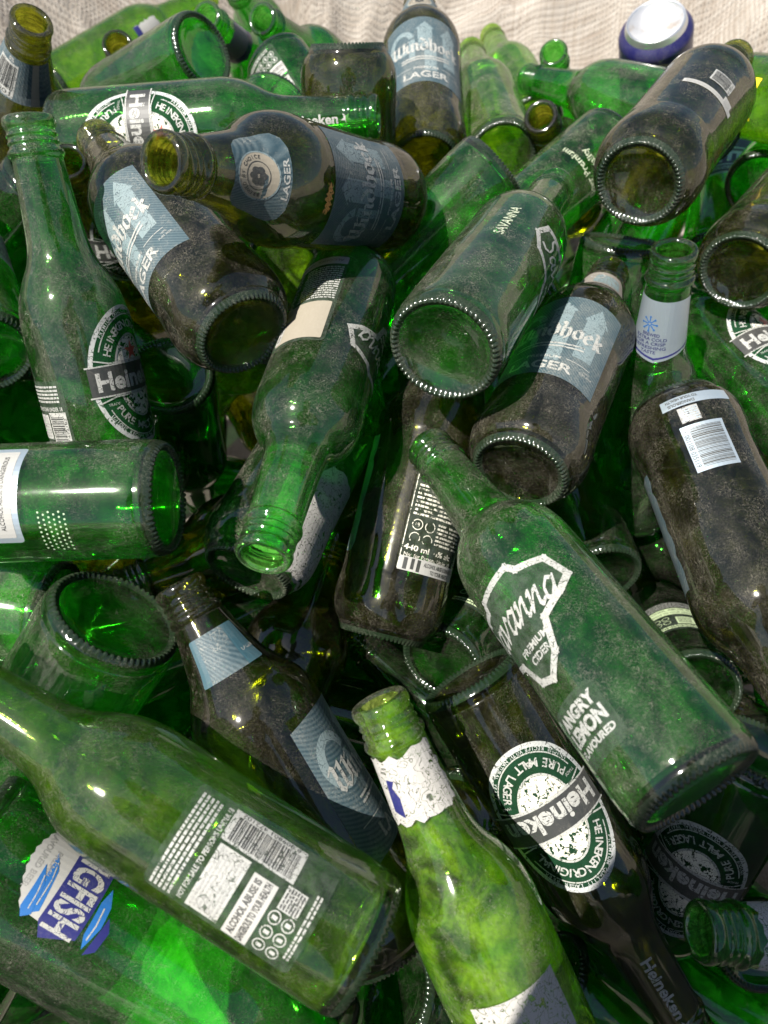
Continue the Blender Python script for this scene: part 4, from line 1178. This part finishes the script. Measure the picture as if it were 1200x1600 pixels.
    ('fill_70', 'H', (0.3237, 0.1468, 0.3607), (0.2834, 0.0436, 0.1591)),
    ('fill_71', 'W', (0.2444, 0.2101, 0.2287), (0.4259, 0.0949, 0.2281)),
    ('fill_73', 'H', (-0.2081, 0.1654, 0.1473), (-0.3185, -0.0341, 0.1171)),
    ('fill_75', 'H', (-0.0622, -0.0355, 0.1511), (0.0019, 0.169, 0.2344)),
    ('fill_76', 'H', (0.0016, 0.0485, 0.1769), (0.2181, 0.0562, 0.0996)),
    ('fill_77', 'H', (0.2869, -0.0054, 0.1569), (0.0959, 0.1227, 0.1605)),
    ('fill_80', 'H', (-0.357, -0.1064, 0.1345), (-0.2992, 0.1066, 0.1993)),
    ('fill_83', 'W', (0.043, -0.1298, 0.1025), (-0.0455, 0.0655, 0.1178)),
    ('fill_85', 'H', (0.0248, 0.0226, 0.1108), (0.2449, -0.0292, 0.0687)),
    ('fill_86', 'H', (0.0951, 0.0414, 0.2743), (0.2703, -0.0637, 0.1688)),
    ('fill_94', 'W', (-0.5532, 0.7136, 0.3485), (-0.3581, 0.7416, 0.4342)),
    ('fill_95', 'H', (-0.297, 0.6906, 0.2771), (-0.4271, 0.6961, 0.4667)),
    ('fill_96', 'W', (-0.2831, 0.7533, 0.3211), (-0.0921, 0.6654, 0.366)),
    ('fill_99', 'H', (-0.2474, 0.7159, 0.4117), (-0.308, 0.5809, 0.2356)),
    ('fill_100', 'H', (-0.0015, 0.6663, 0.224), (-0.1221, 0.7285, 0.4097)),
    ('fill_101', 'W', (-0.0219, 0.7326, 0.356), (0.1619, 0.635, 0.3024)),
    ('fill_102', 'H', (0.1378, 0.5967, 0.2064), (0.2522, 0.719, 0.3641)),
    ('fill_104', 'H', (-0.4495, 0.4548, 0.2598), (-0.3243, 0.5953, 0.3921)),
    ('fill_105', 'W', (-0.1057, 0.5177, 0.2104), (-0.2104, 0.64, 0.3529)),
    ('fill_106', 'W', (-0.1518, 0.5878, 0.4136), (-0.0638, 0.4964, 0.2401)),
    ('fill_107', 'H', (0.3819, 0.4752, 0.3035), (0.2258, 0.6427, 0.2811)),
    ('fill_109', 'H', (-0.1764, 0.5463, 0.1959), (-0.3831, 0.4907, 0.28)),
    ('fill_110', 'H', (-0.0578, 0.4579, 0.1898), (-0.2836, 0.5018, 0.1927)),
    ('fill_111', 'H', (0.1092, 0.4005, 0.173), (-0.0314, 0.5464, 0.2819)),
    ('fill_112', 'H', (0.1986, 0.5794, 0.1583), (0.3357, 0.4101, 0.232)),
    ('fill_113', 'H', (0.2245, 0.5476, 0.2627), (0.421, 0.4327, 0.23)),
    ('fill_114', 'W', (-0.1385, 0.3409, 0.1039), (-0.3487, 0.3646, 0.142)),
    ('fill_115', 'H', (-0.3041, 0.3487, 0.1962), (-0.0825, 0.293, 0.2224)),
    ('fill_116', 'W', (0.4618, 0.3655, 0.1803), (0.2769, 0.4056, 0.0783)),
    ('fill_117', 'H', (0.3, 0.4402, 0.1399), (0.4599, 0.3735, 0.2913)),
    ('fill_118', 'W', (-0.2855, 0.2872, 0.1006), (-0.4451, 0.3554, 0.2275)),
    ('fill_119', 'H', (-0.11, 0.2523, 0.0873), (-0.1184, 0.3994, 0.264)),
    ('fill_120', 'W', (0.0425, 0.3522, 0.2763), (-0.0964, 0.3344, 0.1132)),
    ('fill_121', 'H', (-0.0076, 0.2835, 0.1607), (0.1714, 0.4075, 0.2346)),
    ('fill_122', 'H', (0.3213, 0.3154, 0.1279), (0.093, 0.2879, 0.1295)),
    ('fill_123', 'H', (0.3018, 0.2994, 0.1709), (0.4931, 0.2823, 0.2975)),
    ('fill_124', 'H', (-0.2795, 0.2775, 0.2209), (-0.1239, 0.2574, 0.0527)),
    ('fill_125', 'H', (-0.0027, 0.1981, 0.0486), (-0.0874, 0.3268, 0.2194)),
    ('fill_126', 'H', (-0.047, 0.2631, 0.2051), (0.1665, 0.1819, 0.1781)),
    ('fill_127', 'H', (0.115, 0.3251, 0.1925), (0.2067, 0.1283, 0.1167)),
    ('fill_128', 'H', (0.3484, 0.2487, 0.1181), (0.1428, 0.2615, 0.2204)),
    ('fill_141', 'H', (0.4894, 0.1178, 0.1259), (0.2732, 0.0397, 0.1205)),
    ('fill_142', 'H', (-0.3037, 0.1519, 0.1495), (-0.3642, -0.0618, 0.0896)),
]
ground()
INSIDE = {'dusty_bottom': .75, 'barcode': .20, 'left_pale': .5, 'savanna_front': .13, 'kingfisher': .03, 'left_text': .3, 'bottom_left_under': .10, 'horiz_left': .12, 'hein_upside': .12, 'dark_a': .08, 'dark_b': .08, 'dark_c': .08, 'yellow_mid': .5}
for name, kind, base, mouth in LAYOUT:
    if kind == 'C':
        can(base, mouth); continue
    if name in SPEC:
        tint, dust, brown, labels, text = SPEC[name]
        r_ = bottle(kind, tint, base, mouth, dust, brown, labels, 0.0, INSIDE.get(name, (.05 if kind == 'W' else .095)))
        tag(r_, text, "bottle", GROUPS[kind])
    else:
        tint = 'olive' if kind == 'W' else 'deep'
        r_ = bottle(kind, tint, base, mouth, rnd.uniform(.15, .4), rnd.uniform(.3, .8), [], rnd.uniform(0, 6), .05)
        if tint == 'olive': tag(r_, "unlabelled olive bottle deep in the shaded lower layers of the heap", "bottle", "olive bottles in the lower layers")
        else: tag(r_, "unlabelled green bottle deep in the shaded lower layers of the heap", "bottle", "green bottles in the lower layers")
sack()

# ------------------------------------------------------------------ the photographer bending over the heap, behind the camera
def person():
    V = [(.02, -.78, .92), (.0, -.58, 1.02), (-.03, -.36, 1.12), (-.05, -.20, 1.17), (-.05, -.11, 1.17), (-.04, .03, 1.15), (-.02, .15, 1.12),
         (-.22, -.22, 1.14), (-.30, -.33, .98), (-.20, -.22, .86), (-.11, -.10, .80), (-.07, -.05, .79),
         (.13, -.22, 1.14), (.24, -.33, .98), (.18, -.22, .86), (.11, -.10, .80), (.07, -.05, .79),
         (-.09, -.84, .86), (-.12, -.74, .48), (-.12, -.86, .06), (-.12, -.70, .0),
         (.13, -.84, .86), (.16, -.74, .48), (.16, -.86, .06), (.16, -.70, .0)]
    E_ = [(0, 1), (1, 2), (2, 3), (3, 4), (4, 5), (5, 6), (3, 7), (7, 8), (8, 9), (9, 10), (10, 11), (3, 12), (12, 13), (13, 14), (14, 15), (15, 16),
          (0, 17), (17, 18), (18, 19), (19, 20), (0, 21), (21, 22), (22, 23), (23, 24)]
    Rr = [.15, .15, .165, .13, .065, .095, .09, .075, .052, .045, .032, .022, .075, .052, .045, .032, .022, .10, .07, .045, .04, .10, .07, .045, .04]
    V = [(x + .035, y, z) for x, y, z in V]
    me = bpy.data.meshes.new("person"); me.from_pydata(V, E_, [])
    t = NT("blue_cotton"); v = t.coord(); p = t.n("BsdfPrincipled"); p.inputs["Roughness"].default_value = .9
    t.put(p.inputs["Base Color"], t.mixc(t.noise(v, 20, 3), (.05, .07, .12, 1), (.08, .10, .16, 1))); t.t.links.new(p.outputs[0], t.out.inputs[0])
    o = mesh_obj("person", me, None, [t.m])
    sk = o.modifiers.new("skin", 'SKIN'); o.modifiers.new("smooth", 'SUBSURF').render_levels = 2
    for i, d in enumerate(me.skin_vertices[0].data):
        d.radius = (Rr[i], Rr[i]); d.use_root = (i == 0)
    tag(o, "person in dark blue clothes bending over the heap and shading its right side", "person")
person()
